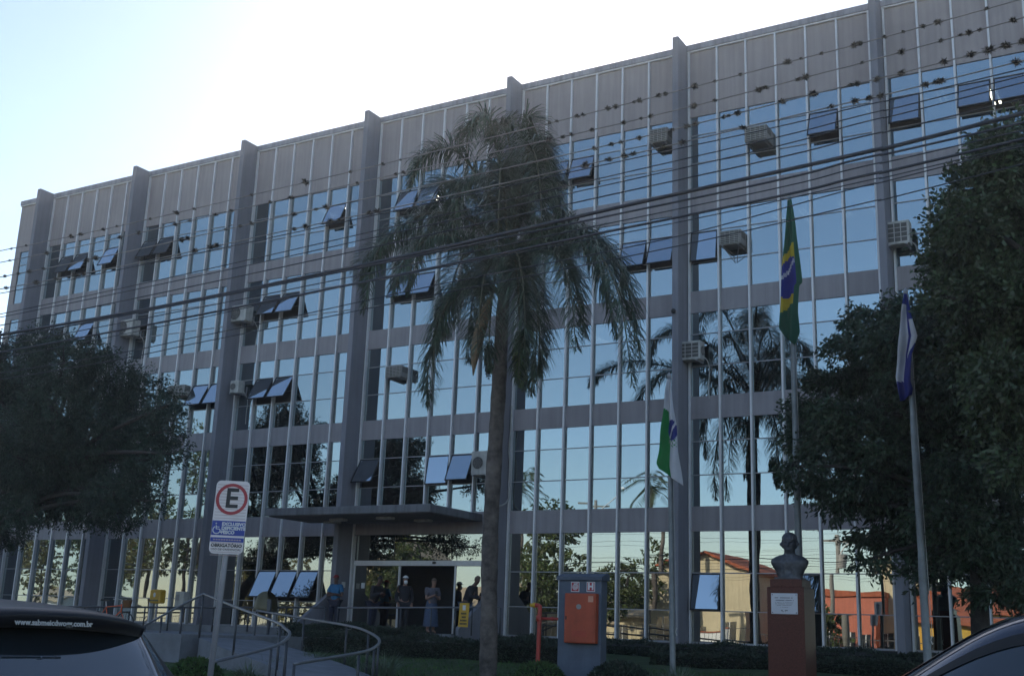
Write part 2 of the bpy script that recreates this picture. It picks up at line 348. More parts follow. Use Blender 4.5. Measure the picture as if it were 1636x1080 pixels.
for j in range(len(ys)-1):
    for i in range(nx-1): F.append((j*nx+i, j*nx+i+1, (j+1)*nx+i+1, (j+1)*nx+i))
struct(np_mesh('garden_lawn', V, F, M['lawn']))
# grass blades (uncountable)
n = 26000; gx = nrs.uniform(-9, 9, n); gy = nrs.uniform(-14, -5.5, n)
C = np.stack([gx, gy, np.array([gz(y) for y in gy])-0.02], 1); Dr = np.stack([nrs.normal(0, .35, n), nrs.normal(0, .35, n), np.ones(n)], 1)
struct(leaves('grass', C, Dr, nrs.uniform(.05, .11, n), nrs.uniform(.012, .02, n), M['grass']), 'stuff')

# ------------------------------------------------------------------ the building
P_, p_ = 6.0132, 0.931
ZO = 4.385
WT = [0.0+ZO, 3.237+ZO, 6.449+ZO, 9.64+ZO, 12.8+ZO]           # tops of the window rows
WB = [1.30, 0.704+ZO, 3.908+ZO, 7.124+ZO, 10.381+ZO]           # bottoms
ZT, ZR = 15.028+ZO, 15.262+ZO
def X0(j): return (j-6)*P_
XL, XR = -32.4, X0(8)+6*p_+0.4
B = thing('office_building', 'five storey grey concrete office block with a mirrored glass front and tall projecting piers', 'building', (X0(5), 6, 1.0))
# body behind the front
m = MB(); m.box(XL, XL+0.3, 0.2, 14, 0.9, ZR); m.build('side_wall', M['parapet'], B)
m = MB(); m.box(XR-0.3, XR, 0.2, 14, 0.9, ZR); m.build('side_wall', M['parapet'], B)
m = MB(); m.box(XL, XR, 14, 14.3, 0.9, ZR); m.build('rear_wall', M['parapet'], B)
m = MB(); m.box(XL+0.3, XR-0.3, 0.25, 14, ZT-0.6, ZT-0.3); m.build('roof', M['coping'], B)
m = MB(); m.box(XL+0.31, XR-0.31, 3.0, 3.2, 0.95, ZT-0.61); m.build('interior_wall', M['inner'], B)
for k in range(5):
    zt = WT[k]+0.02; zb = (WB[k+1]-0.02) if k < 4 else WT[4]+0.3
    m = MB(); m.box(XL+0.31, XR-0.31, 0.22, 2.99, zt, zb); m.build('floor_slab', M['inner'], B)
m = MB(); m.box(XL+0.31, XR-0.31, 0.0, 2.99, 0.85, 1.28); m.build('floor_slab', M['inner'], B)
BAYS = list(range(1, 9))
for j in BAYS:
    x0 = X0(j)-0.08; x1 = X0(j)+6*p_+0.01
    m = MB(); m.box(x0, x1, 0, 0.2, WT[4], ZT); m.build('parapet_panel', M['parapet'], B)
    for k in range(4):
        if j == 4 and k == 0: m = MB(); m.box(x0, x1, 0, 0.2, WT[0]+0.03, WB[1])
        else: m = MB(); m.box(x0, x1, 0, 0.2, WT[k], WB[k+1])
        m.build('spandrel_panel', M['spandrel'], B)
    m = MB(); m.box(x0-0.02, x1+0.02, -0.10, 0.4, ZT+0.035, ZR, 0); m.build('coping', M['coping'], B)
    m = MB(); m.box(x0, x1, -0.07, -0.002, ZT-0.015, ZT+0.033); m.build('coping_flashing', M['alu'], B)
    for i in range(7):
        xm = X0(j)+i*p_
        zb = 1.30 if not (j == 4 and 0 < i < 6) else 5.03
        m = MB(); m.box(xm-0.066, xm-0.014, -0.085, -0.004, zb, ZT-0.02)
        for k in range(5):
            if WB[k] >= zb-0.1: m.box(xm-0.060, xm-0.020, -0.002, 0.09, WB[k]+0.002 if k else zb, WT[k]-0.002)
        m.build('mullion', M['alu'], B)
# left end: a narrow strip of wall with one window
m = MB(); m.box(XL, X0(1)-0.31, 0, 0.2, WT[4], ZT); m.build('parapet_panel', M['parapet'], B)
m = MB(); m.box(XL, X0(1)-0.33, -0.10, 0.4, ZT+0.035, ZR); m.build('coping', M['coping'], B)
m = MB(); m.box(XL, X0(1)-0.33, -0.07, -0.002, ZT-0.015, ZT+0.033); m.build('coping_flashing', M['alu'], B)
for k in range(5):
    m = MB(); m.box(XL, XL+0.35, 0, 0.2, WB[k], WT[k]); m.box(XL+1.05, X0(1)-0.31, 0, 0.2, WB[k], WT[k]); m.build('end_wall', M['parapet'], B)
    if k < 4: m = MB(); m.box(XL, X0(1)-0.31, 0, 0.2, WT[k], WB[k+1]); m.build('spandrel_panel', M['spandrel'], B)
# gaps beside the piers
for j in range(1, 10):
    xr = X0(j)-0.09
    m = MB(); m.bbox(xr-0.20, xr, -0.80, 0.3, 0.9, ZR+0.0, 0.012)
    if j in (4, 5):            # the two piers beside the entrance flare out into sloping buttresses
        a = xr-0.17; m.prism([(a, -0.795, 0.95), (a, -0.795, 2.55), (a, -2.5, 1.45), (a, -2.5, 0.95)], (0.14, 0, 0))
    m.build('pier', M['pier'], B)
    if j > 1:
        m = MB(); m.box(X0(j)-0.427, xr-0.20, 0.01, 0.21, 1.0, ZT); m.build('pier_infill', M['spandrel'], B)

# which mid lights stand open:  (bay, panel, floor 1..5): opening angle
SASH = {(7, 0, 5): 16, (7, 2, 5): 24, (7, 3, 5): 24, (6, 4, 5): 24, (6, 0, 4): 8, (5, 1, 5): 22, (5, 2, 5): 22, (5, 4, 4): 20, (5, 5, 4): 20,
        (4, 1, 5): 22, (4, 2, 5): 22, (4, 1, 4): 26, (4, 2, 4): 26, (4, 0, 2): 30, (4, 3, 2): 9, (4, 4, 2): 24, (3, 4, 5): 24, (3, 1, 4): 28, (3, 2, 4): 28,
        (3, 1, 3): 30, (3, 2, 3): 30, (3, 2, 1): 27, (3, 3, 1): 27, (3, 4, 1): 27, (2, 0, 5): 26, (2, 1, 5): 26, (2, 4, 3): 28, (2, 5, 3): 28,
        (1, 1, 5): 24, (1, 2, 5): 24, (1, 4, 5): 24, (1, 1, 4): 26, (1, 3, 4): 26, (6, 0, 1): 11, (6, 3, 1): 11}
cells = []
for j in range(0, 9):
    for i in range(6):
        for k in range(5):
            if j == 0:
                if i: continue
                xa, xb = XL+0.35, XL+1.05
            else: xa, xb = X0(j)+i*p_-0.008, X0(j)+(i+1)*p_-0.072
            if j == 4 and k == 0: continue
            q = [px((x, 0, z)) for x, z in ((xa, WB[k]), (xb, WB[k]), (xb, WT[k]), (xa, WT[k]))]
            ar = abs(sum(q[a][0]*q[(a+1) % 4][1]-q[(a+1) % 4][0]*q[a][1] for a in range(4)))/2
            cx = sum(a for a, b in q)/4; cy = sum(b for a, b in q)/4
            vis = 0 < cx < 1636 and cy > 0 and not (cx > 1500 and cy > 300) and not (cx < 230 and cy > 560)
            cells.append((ar if vis else 0, j, i, k, xa, xb))
cells.sort(key=lambda c: -c[0])
GY = 0.035
def cell_geo(mg, mf, j, i, k, xa, xb, par):
    zb, zt = WB[k], WT[k]; H = zt-zb
    f1, f2 = (0.26, 0.645) if k else (0.376, 0.713)
    z1 = zt-H*f1; z2 = zt-H*f2; op = (j, i, k+1) in SASH
    for a, b, hole in ((zb, z2-0.012, 0), (z2+0.012, z1-0.012, op), (z1+0.012, zt, 0)):
        if hole: continue
        dx, dz = rnd.gauss(0, .003), rnd.gauss(0, .003); yy = GY+rnd.uniform(0, .003)
        hw, hh = (xb-xa)/2, (b-a)/2; c = Vector(((xa+xb)/2, yy+0.006, (a+b)/2))
        mg.obox(c, Vector((hw, hw*dx, 0)), Vector((0, 0.005, 0)), Vector((0, hh*dz, hh)))
    for z in (z1, z2): mf.box(xa+0.002, xb-0.002, 0.012, 0.05, z-0.013, z+0.013)
    if k == 0: mf.box(xa+0.002, xb-0.002, 0.0, 0.06, zb-0.005, zb+0.05)
    return z1, z2
stuff_g, stuff_f = MB(), MB()
SPOT = {}
for n_, (ar, j, i, k, xa, xb) in enumerate(cells):
    gm = M['glassg'] if k == 0 else M['glass']
    if n_ < 100:
        mg, mf = MB(), MB(); zz = cell_geo(mg, mf, j, i, k, xa, xb, B)
        wo_ = mg.build('window', gm, B); mf.build('window_frame', M['alud'], wo_)
    else: zz = cell_geo(stuff_g, stuff_f, j, i, k, xa, xb, B)
    SPOT[(j, i, k+1)] = (xa, xb, zz[0], zz[1])
so_ = stuff_g.build('window', M['glass'], B, props={'kind': 'stuff'}); sf_ = stuff_f.build('window_frame', M['alud'], so_); sf_['kind'] = 'stuff'
for key, ang in SASH.items():
    xa, xb, z1, z2 = SPOT[key]; L_ = z1-z2-0.02; a = rad(ang); y0 = 0.0
    dn = Vector((0, -math.sin(a), -math.cos(a))); nm_ = Vector((0, -math.cos(a), math.sin(a)))
    top = Vector(((xa+xb)/2, y0, z1-0.02)); hw = (xb-xa)/2-0.012
    g = MB(); g.obox(top+dn*(L_/2), Vector((hw-0.03, 0, 0)), nm_*0.004, dn*(L_/2-0.03)); s_ = g.build('open_sash', M['sashg'], B)
    f_ = MB()
    for t in (0.015, L_-0.015): f_.obox(top+dn*t, Vector((hw, 0, 0)), nm_*0.016, dn*0.017)
    for sx in (-1, 1): f_.obox(top+dn*(L_/2)+Vector((sx*(hw-0.016), 0, 0)), Vector((0.015, 0, 0)), nm_*0.014, dn*(L_/2-0.033))
    f_.build('sash_frame', M['black'], s_)
    g = MB()
    for sx in (-1, 1): g.tube([top+dn*L_*0.8+Vector((sx*(hw-0.05), 0, 0)), Vector((top.x+sx*(hw-0.05), 0.1, z1-L_*0.55))], 0.006, 4)
    g.build('sash_stay', M['alud'], s_)
# a lit tube in two of the rooms behind open windows
for key, dx in (((7, 2, 5), 0.65), ((4, 1, 5), 0.35)):
    xa, xb, z1, z2 = SPOT[key]; m = MB()
    for d in (0, 0.16): m.tube([(xa+dx+d, 1.2, z1+0.35), (xa+dx+d, 2.5, z1+0.35)], 0.03, 6)
    m.build('ceiling_light', M['lamp'], B)
for (j, i, k, a_, b_) in ((6, 1, 4, .5, 20), (6, 2, 4, .6, 25), (6, 3, 4, .5, 0), (6, 4, 4, .7, 10), (6, 5, 4, .45, 20), (6, 5, 5, .5, 15), (7, 1, 4, .5, 20), (7, 1, 5, .3, 0), (5, 5, 4, .4, 20), (5, 3, 4, .5, 10), (3, 2, 5, .4, 15), (3, 3, 5, .5, 25), (6, 1, 5, .6, 20), (5, 2, 3, .5, 10), (2, 3, 4, .5, 20), (6, 4, 3, .5, 15)):
    xa, xb, z1, z2 = SPOT[(j, i, k)]; zt = WT[k-1]; m = MB()
    for d in (0, .15): m.tube([(xa+a_*.6+d, .7+rnd.uniform(0, .5), zt-.1), (xa+a_*.6+d+b_*.01, 1.9+rnd.uniform(0, .3), zt-.1)], .022, 6)
    m.build('ceiling_light', M['lamp2'], B)
# entrance: canopy, sliding doors
cy0 = -3.0
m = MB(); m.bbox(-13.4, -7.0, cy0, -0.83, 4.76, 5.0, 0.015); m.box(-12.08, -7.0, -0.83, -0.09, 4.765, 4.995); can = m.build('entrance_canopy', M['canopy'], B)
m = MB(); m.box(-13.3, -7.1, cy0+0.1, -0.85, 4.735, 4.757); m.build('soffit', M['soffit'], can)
for (x, y) in ((-12.0, -1.3), (-11.2, -2.0), (-9.2, -2.2), (-8.4, -1.3)):
    m = MB(); m.bbox(x-0.28, x+0.28, y-0.14, y+0.14, 4.66, 4.733, 0.02); m.build('canopy_lamp', M['offwhite'], can)
dx0, dx1 = X0(4)+0.02, X0(4)+6*p_-0.08
m = MB(); m.box(dx0, dx1, 0.02, 0.3, 4.40, 4.41+0.0); m.build('door_header', M['wall'], B)
m = MB(); m.box(dx0, dx1, -0.02, 0.10, 3.40, 3.56); hd = m.build('door_beam', M['alu'], B)
m = MB(); m.obox((-8.75, -0.05, 3.49), Vector((0.05, 0, 0)), Vector((0, 0.03, 0)), Vector((0, 0, 0.035))); m.build('door_sensor', M['black'], hd)
for a, b in ((dx0+0.02, -10.45), (-10.42, -8.2), (-8.17, dx1)):
    m = MB(); m.obox(((a+b)/2, 0.08, 3.98), Vector(((b-a)/2, 0.004*rnd.uniform(-1, 1), 0)), Vector((0, 0.005, 0)), Vector((0, 0.006*rnd.uniform(-1, 1), 0.415))); m.build('transom_glass', M['glassg'], B)
for a, b, y in ((dx0+0.02, -10.15, 0.05), (-7.98, dx1, 0.05)):
    m = MB(); m.obox(((a+b)/2, y, 2.35), Vector(((b-a)/2, 0.005, 0)), Vector((0, 0.006, 0)), Vector((0, 0.004, 1.04))); d_ = m.build('glass_door', M['glassg'], B)
    m = MB()
    for x in (a, b): m.box(x-0.03, x+0.03, y-0.03, y+0.03, 1.31, 3.39)
    m.build('door_frame', M['alu'], d_)
    m = MB(); m.box(a+0.04, b-0.04, y-0.035, y-0.008, 2.02, 2.09); m.build('safety_band', M['black'], d_)
m = MB(); m.box(XL+2, X0(5)-0.2, -2.8, 0.0, 0.7, 1.30); pf = m.build('entrance_platform', M['conc'], B)
for x, z in ((-12.0, 2.75),):
    m = MB(); m.obox((xr if False else X0(4)-0.085, -0.35, z), Vector((0.006, 0, 0)), Vector((0, 0.09, 0)), Vector((0, 0, 0.09))); m.build('wall_notice', M['white'], B)
m = MB(); m.obox((-11.6, 0.035, 2.75), Vector((0.07, 0, 0)), Vector((0, 0.003, 0)), Vector((0, 0, 0.09))); m.build('wall_notice', M['white'], B)
# white drain hose down the pier right of the palm, and a small camera ball
m = MB(); m.tube(bez([(X0(5)-0.02, -0.14, 8.4), (X0(5)+0.0, -0.16, 7.6), (X0(5)-0.05, -0.15, 7.0), (X0(5)+0.02, -0.16, 6.4), (X0(5)-0.03, -0.14, 5.4), (X0(5)-0.10, -0.9, 5.1), (X0(5)-0.3, -0.86, 5.0)], 24), 0.025, 6); m.build('drain_hose', M['offwhite'], B)
m = MB(); m.lathe((X0(6)-0.2, -0.90, 10.7), [(0.01, -0.08), (0.06, -0.06), (0.075, 0), (0.05, 0.05), (0.03, 0.07)], 10); m.build('security_camera', M['black'], B)

# ------------------------------------------------------------------ air conditioners hung on the front
def ac_window(name, label, x, z, wv, hv, dv, brace=False, pale=False, cat='air conditioner'):
    t = thing(name, label, cat, (x, -dv*0.3, z)); y1 = 0.1; y0 = y1-dv
    m = MB(); m.bbox(x-wv/2, x+wv/2, y0+0.03, y1, z, z+hv, 0.012); m.build('casing', M['offwhite'] if pale else M['ventgrey'], t)
    m = MB(); m.box(x-wv/2+0.03, x+wv/2-0.03, y0+0.012, y0+0.028, z+0.03, z+hv-0.03); g = m.build('rear_grille', M['grille'], t)
    m = MB()
    for k in range(7): zz = z+0.05+k*(hv-0.1)/6; m.box(x-wv/2+0.02, x+wv/2-0.02, y0, y0+0.010, zz-0.006, zz+0.006)
    for k in range(5): xx = x-wv/2+0.05+k*(wv-0.1)/4; m.box(xx-0.006, xx+0.006, y0-0.004, y0-0.001, z+0.02, z+hv-0.02)
    m.build('grille_bar', M['offwhite'], g)
    m = MB()
    for k in range(6): yy = y0+0.10+k*0.055; m.box(x+wv/2+0.001, x+wv/2+0.006, yy, yy+0.03, z+hv*0.45, z+hv-0.05); m.box(x-wv/2-0.006, x-wv/2-0.001, yy, yy+0.03, z+hv*0.45, z+hv-0.05)
    m.build('side_louvre', M['grille'], t)
    m = MB()
    for s_ in (-1, 1):
        m.box(x+s_*wv*0.36-0.015, x+s_*wv*0.36+0.015, y0+0.04, y1, z-0.035, z-0.002)
        if brace: m.tube([(x+s_*wv*0.36, y0+0.08, z-0.03), (x+s_*0.02, 0.05, z-0.42)], 0.012, 5)
    m.build('bracket', M['alud'], t)
def ac_split(name, label, x, y, z, wv, hv, dv, face='-y'):
    """outdoor unit standing on brackets; the fan grille looks along the given side"""
    t = thing(name, label, 'air conditioner', (x, y, z))
    m = MB(); m.bbox(x-wv/2, x+wv/2, y-dv/2, y+dv/2, z, z+hv, 0.015); m.build('casing', M['offwhite'], t)
    if face == '-y': c = Vector((x-wv*0.12, y-dv/2-0.004, z+hv*0.5)); ex = Vector((1, 0, 0)); n_ = Vector((0, -1, 0)); r = min(hv, wv*0.7)*0.42
    else: c = Vector((x+wv/2+0.004, y, z+hv*0.5)); ex = Vector((0, 1, 0)); n_ = Vector((1, 0, 0)); r = min(hv, dv*0.9)*0.42
    ez = Vector((0, 0, 1)); m = MB()
    m.prism([c+ex*r*math.cos(a*math.pi/10)+ez*r*math.sin(a*math.pi/10) for a in range(20)], n_*0.004); g = m.build('fan_grille', M['grille'], t)
    m = MB()
    for q in (0.35, 0.65, 1.0): m.tube([c+n_*0.012+ex*r*q*math.cos(a*math.pi/10)+ez*r*q*math.sin(a*math.pi/10) for a in range(21)], 0.006, 4, cap=False)
    for a in range(6): m.tube([c+n_*0.012, c+n_*0.012+ex*r*math.cos(a*math.pi/3)+ez*r*math.sin(a*math.pi/3)], 0.005, 4)
    m.build('grille_bar', M['ventgrey'], g)
    # side coil: dark slotted window
    m = MB()
    for a in range(4):
        for b in range(3): m.box(x-wv/2+0.05+b*(wv-0.1)/3+0.012, x-wv/2+0.05+(b+1)*(wv-0.1)/3-0.012, y-dv/2-0.003, y-dv/2-0.001, z+0.06+a*(hv-0.12)/4+0.01, z+0.06+(a+1)*(hv-0.12)/4-0.01)
    if face != '-y': m.build('coil_slot', M['grille'], t)
    m = MB()
    for s_ in (-1, 1): m.box(x+s_*wv*0.36-0.02, x+s_*wv*0.36+0.02, y-dv/2-0.04, 0.0, z-0.045, z-0.002); m.box(x+s_*wv*0.36-0.02, x+s_*wv*0.36+0.02, -0.045, -0.002, z-0.044, z+0.3)
    m.build('bracket', M['alud'], t)
    m = MB(); m.tube(bez([(x+wv*.45, y+dv*.3, z+.12), (x+wv*.62, y+dv*.4, z+.02), (x+wv*.66, -.04, z-.25), (x+wv*.6, -.03, z-.7), (x+wv*.63, -.03, z-1.1)], 14), .016, 5); m.build('drain_pipe', M['offwhite'], t)
def pos(x, y, Y=0.0): p = at(x, y, Y); return p.x, p.z
x, z = pos(1055, 231, -0.3); ac_window('window_air_conditioner', 'window air conditioner at the top floor left of the second pier from the right', x, z, 0.62, 0.46, 0.62)
x, z = pos(1211, 229, -0.4); ac_window('window_air_conditioner', 'box air conditioner jutting from the top floor between the two right piers', x, z, 0.68, 0.46, 0.75)
x, z = pos(1168, 392, -0.4); ac_window('window_air_conditioner', 'air conditioner on a pointed brace, near the green and yellow flag', x, z, 0.66, 0.44, 0.62, True)
x, z = pos(1437, 393, -0.35); ac_split('split_condenser', 'white framed outdoor unit at the rightmost pier beside the bright tree', x, -0.35, z, 0.62, 0.66, 0.36, '+x')
x, z = pos(1104, 577, -0.3); ac_split('split_condenser', 'pale outdoor unit with a slotted side on the pier left of the palm reflection', x, -0.32, z, 0.72, 0.56, 0.36, '+x')
x, z = pos(631, 604, -0.35); ac_window('window_air_conditioner', 'grey box air conditioner left of the low hanging palm frond', x, z, 0.66, 0.40, 0.60)
x, z = pos(384, 515, -0.4); ac_split('split_condenser', 'beige outdoor unit caged on a pier where the cables cross it', x, -0.4, z, 0.86, 0.62, 0.40)
x, z = pos(380, 629, -0.3); ac_split('split_condenser', 'small pale outdoor unit on a shelf left of the lower pair of tilted windows', x, -0.36, z, 0.42, 0.46, 0.34)
x, z = pos(203, 538, -0.4); ac_split('split_condenser', 'beige outdoor unit on the second pier from the left above the dark tree', x, -0.4, z, 0.95, 0.66, 0.40)
x, z = pos(282, 632, -0.35); ac_window('window_air_conditioner', 'pale box air conditioner at the right edge of the dark left tree', x, z, 0.86, 0.40, 0.55, pale=True)
x, z = pos(770, 759, -0.3); ac_split('split_condenser', 'white outdoor unit partly behind the palm trunk above the canopy', x, -0.3, z, 0.66, 0.75, 0.30)
x, z = pos(112, 545, -0.3); ac_split('split_condenser', 'grey outdoor unit by the leftmost pier just above the dark tree', X0(1)+0.3, -0.3, z, 0.7, 0.5, 0.34)

# ------------------------------------------------------------------ queen palm
PY = -9.0
palm = thing('palm_tree', 'tall feather palm with drooping fronds and a bare trunk before the entrance', 'palm', (-1.1, PY, 0.4))
tr = [at(779, 1100, PY), at(781, 1000, PY), at(782, 900, PY), at(786, 800, PY), at(792, 700, PY), at(798, 600, PY), at(803, 500, PY), at(812, 400, PY), at(818, 330, PY)]
tr[0].z = 0.3; tr.insert(0, Vector((tr[0].x, PY, 0.0)))
tp = bez(tr, 60); m = MB(); rr = []
for i in range(60):
    f = i/59; rr.append((0.20-0.05*f if f < .72 else 0.165-0.10*(f-.72)/.28)*(1+0.035*math.sin(i*2.1)+0.03*math.sin(i*0.7)+0.02*rnd.uniform(-1, 1))+(0.05*max(0, 1-f*9)))
m.tube(tp, rr, 16); m.build('trunk', M['palmbark'], palm, True)
def frond(pts, name='frond', L=0.78, dens=1.0, tw=0.0):
    """pts: photo x, y, distance offset from the trunk (towards the street is negative)"""
    P = [at(x, y, PY+d) for x, y, d in pts]; n = 44; C_ = bez(P, n)
    ln = sum((C_[i+1]-C_[i]).length for i in range(n-1))
    m = MB(); m.tube(C_, [0.035*(1-i/(n-1))**0.8+0.006 for i in range(n)], 6); 
    K = int(ln*34*dens); ts = np.linspace(0.10, 0.995, K); Cn = np.array([list(c) for c in C_])
    idx = ts*(n-1); i0 = np.minimum(idx.astype(int), n-2); fr = (idx-i0)[:, None]; base = Cn[i0]*(1-fr)+Cn[i0+1]*fr; tan = unit(Cn[i0+1]-Cn[i0])
    Vs = []; Fs = []; off = 0
    for rep in range(3):
        up = np.array([0, 0, 1.0]); side = unit(np.cross(tan, up)+1e-6*nrs.normal(size=tan.shape)); nor = np.cross(side, tan)
        ang = nrs.uniform(-0.55, 0.95, K)+(0 if rep % 2 == 0 else math.pi) if True else 0
        ang = np.where(np.arange(K) % 2 == 0, nrs.uniform(-0.5, 0.9, K), math.pi-nrs.uniform(-0.5, 0.9, K))
        out = side*np.cos(ang)[:, None]+nor*np.sin(ang)[:, None]
        prof = (np.sin(np.pi*np.clip(ts*0.86+0.12, 0, 1))**0.6)[:, None]
        l = L*prof*nrs.uniform(.75, 1.15, (K, 1))
        d0 = unit(out*1.15+tan*0.6+nrs.normal(0, .16, (K, 3))); g = np.array([0, 0, -1.0])
        p0 = base; p1 = p0+d0*l*0.34; d1 = unit(d0+g*0.55); p2 = p1+d1*l*0.36; d2 = unit(d1+g*0.85); p3 = p2+d2*l*0.34
        wv = np.cross(d0, up)+1e-4; wv = unit(wv)*nrs.uniform(.009, .016, (K, 1))
        vs = np.stack([p0-wv*.4, p0+wv*.4, p1-wv, p1+wv, p2-wv*.85, p2+wv*.85, p3-wv*.1, p3+wv*.1], 1).reshape(-1, 3)
        b = np.arange(K)[:, None]*8+off
        fs = np.concatenate([b+np.array([[0, 1, 3, 2]]), b+np.array([[2, 3, 5, 4]]), b+np.array([[4, 5, 7, 6]])], 0)
        Vs.append(vs); Fs.append(fs); off += len(vs)
    f = np_mesh(name, np.concatenate(Vs), np.concatenate(Fs), M['frond'], palm)
    m.build('rachis', M['rachis'], f, True); return f
FR = [
 [(812, 400, 0), (800, 270, -.2), (778, 190, -.5), (752, 205, -.9), (745, 240, -1.1)],
 [(814, 390, 0), (826, 260, .2), (840, 190, .4), (858, 215, .8), (866, 265, 1.0)],
 [(810, 400, 0), (780, 310, -.4), (726, 240, -.8), (676, 250, -1.1), (655, 300, -1.3)],
 [(810, 410, 0), (770, 330, .5), (720, 290, 1.0), (690, 320, 1.4), (680, 390, 1.5)],
 [(814, 400, 0), (845, 300, .3), (874, 260, .5), (890, 290, .7), (895, 350, .8)],
 [(814, 400, 0), (835, 280, -.8), (850, 240, -1.5), (862, 290, -2.0), (866, 380, -2.2)],
 [(808, 420, 0), (750, 350, -.5), (672, 345, -1.0), (605, 400, -1.4), (580, 500, -1.6)],
 [(806, 430, 0), (745, 385, .6), (665, 375, 1.2), (590, 405, 1.6), (572, 455, 1.8)],
 [(806, 440, 0), (760, 395, -.9), (705, 375, -1.8), (650, 410, -2.4), (630, 470, -2.6)],
 [(800, 470, 0), (765, 458, -.3), (728, 468, -.6), (698, 530, -.8), (689, 640, -.9)],
 [(814, 430, 0), (862, 382, -.3), (930, 380, -.7), (985, 460, -1.0), (1012, 620, -1.2)],
 [(814, 430, 0), (866, 365, .5), (925, 385, 1.0), (965, 450, 1.3), (985, 540, 1.5)],
 [(812, 440, 0), (850, 405, -.9), (890, 410, -1.6), (912, 470, -2.0), (920, 560, -2.1)],
 [(812, 420, 0), (806, 310, -1.0), (800, 270, -1.8), (797, 330, -2.6), (796, 420, -2.8)],
 [(814, 410, 0), (830, 320, 1.0), (845, 280, 2.0), (852, 320, 2.8), (855, 400, 3.1)],
 [(810, 440, 0), (795, 420, -.9), (775, 440, -1.7), (765, 510, -2.1), (762, 570, -2.2)],
 [(812, 440, 0), (838, 430, -.6), (856, 470, -1.1), (862, 540, -1.3), (858, 600, -1.3)],
 [(812, 400, 0), (818, 290, .1), (812, 220, -.1), (800, 200, -.4), (790, 225, -.7)],
 [(810, 430, 0), (820, 400, -1.2), (832, 430, -2.0), (838, 500, -2.3), (838, 560, -2.3)],
 [(808, 430, 0), (770, 400, 1.0), (735, 420, 2.0), (715, 490, 2.6), (712, 540, 2.7)],
]
FR += [[(814, 400, 0), (848, 325, .2), (882, 310, .4), (900, 370, .5), (904, 450, .6)], [(812, 410, 0), (790, 330, -.5), (760, 290, -.9), (735, 310, -1.2), (722, 380, -1.3)],
 [(808, 425, 0), (765, 360, .2), (715, 345, .3), (668, 395, .4), (648, 470, .4)], [(813, 400, 0), (828, 300, -.4), (842, 235, -.8), (868, 235, -1.2), (884, 300, -1.3)], [(812, 435, 0), (845, 390, -.5), (885, 392, -.9), (915, 440, -1.1), (935, 540, -1.2)]]
FR += [[(812, 430, 0), (820, 405, -.8), (826, 440, -1.5), (830, 520, -1.8), (828, 610, -1.8)], [(810, 440, 0), (800, 418, -.7), (788, 460, -1.2), (782, 530, -1.4), (782, 590, -1.4)], [(814, 440, 0), (842, 425, -.3), (858, 480, -.5), (856, 560, -.5), (848, 630, -.5)],
 [(814, 440, 0), (830, 420, .6), (842, 470, .9), (840, 560, .9), (836, 620, .9)], [(806, 450, 0), (785, 425, .5), (762, 455, .9), (750, 520, 1.0), (748, 580, 1.0)], [(802, 466, 0), (768, 450, -.1), (735, 455, -.2), (706, 500, -.3), (684, 590, -.4), (682, 650, -.4)]]
FR += [[(814, 430, 0), (880, 362, .2), (950, 378, .3), (1000, 450, .3), (1022, 570, .3)]]
for fpts in FR: frond(fpts)
# woody boat-shaped bract and the two fruit clusters
a = bez([at(786, 470, PY-.35), at(772, 510, PY-.42), at(760, 560, PY-.45), at(756, 600, PY-.42)], 12)
m = MB(); m.tube(a, [0.02, .06, .10, .13, .14, .14, .135, .12, .10, .07, .04, .01], 8); m.build('dry_bract', M['spathe'], palm, True)
def cluster(name, x, y, Y, rx, rz, n, mm, sz):
    c = np.array(list(at(x, y, Y))); q = unit(nrs.normal(size=(n, 3)))*nrs.uniform(.5, 1, (n, 1)); q[:, 0] *= rx; q[:, 1] *= rx; q[:, 2] *= rz; q[:, :2] *= (1.0-0.35*(q[:, 2:]/rz)*-1)
    Dr = nrs.normal(0, .5, (n, 3)); Dr[:, 2] -= 1; leaves(name, c+q, Dr, nrs.uniform(.6, 1.2, n)*sz, sz*.45, mm, palm)
cluster('fruit_cluster', 832, 575, PY-.25, .19, .62, 2600, M['fruitg'], .07)
cluster('fruit_cluster', 781, 572, PY-.2, .13, .5, 900, M['fruitd'], .06)

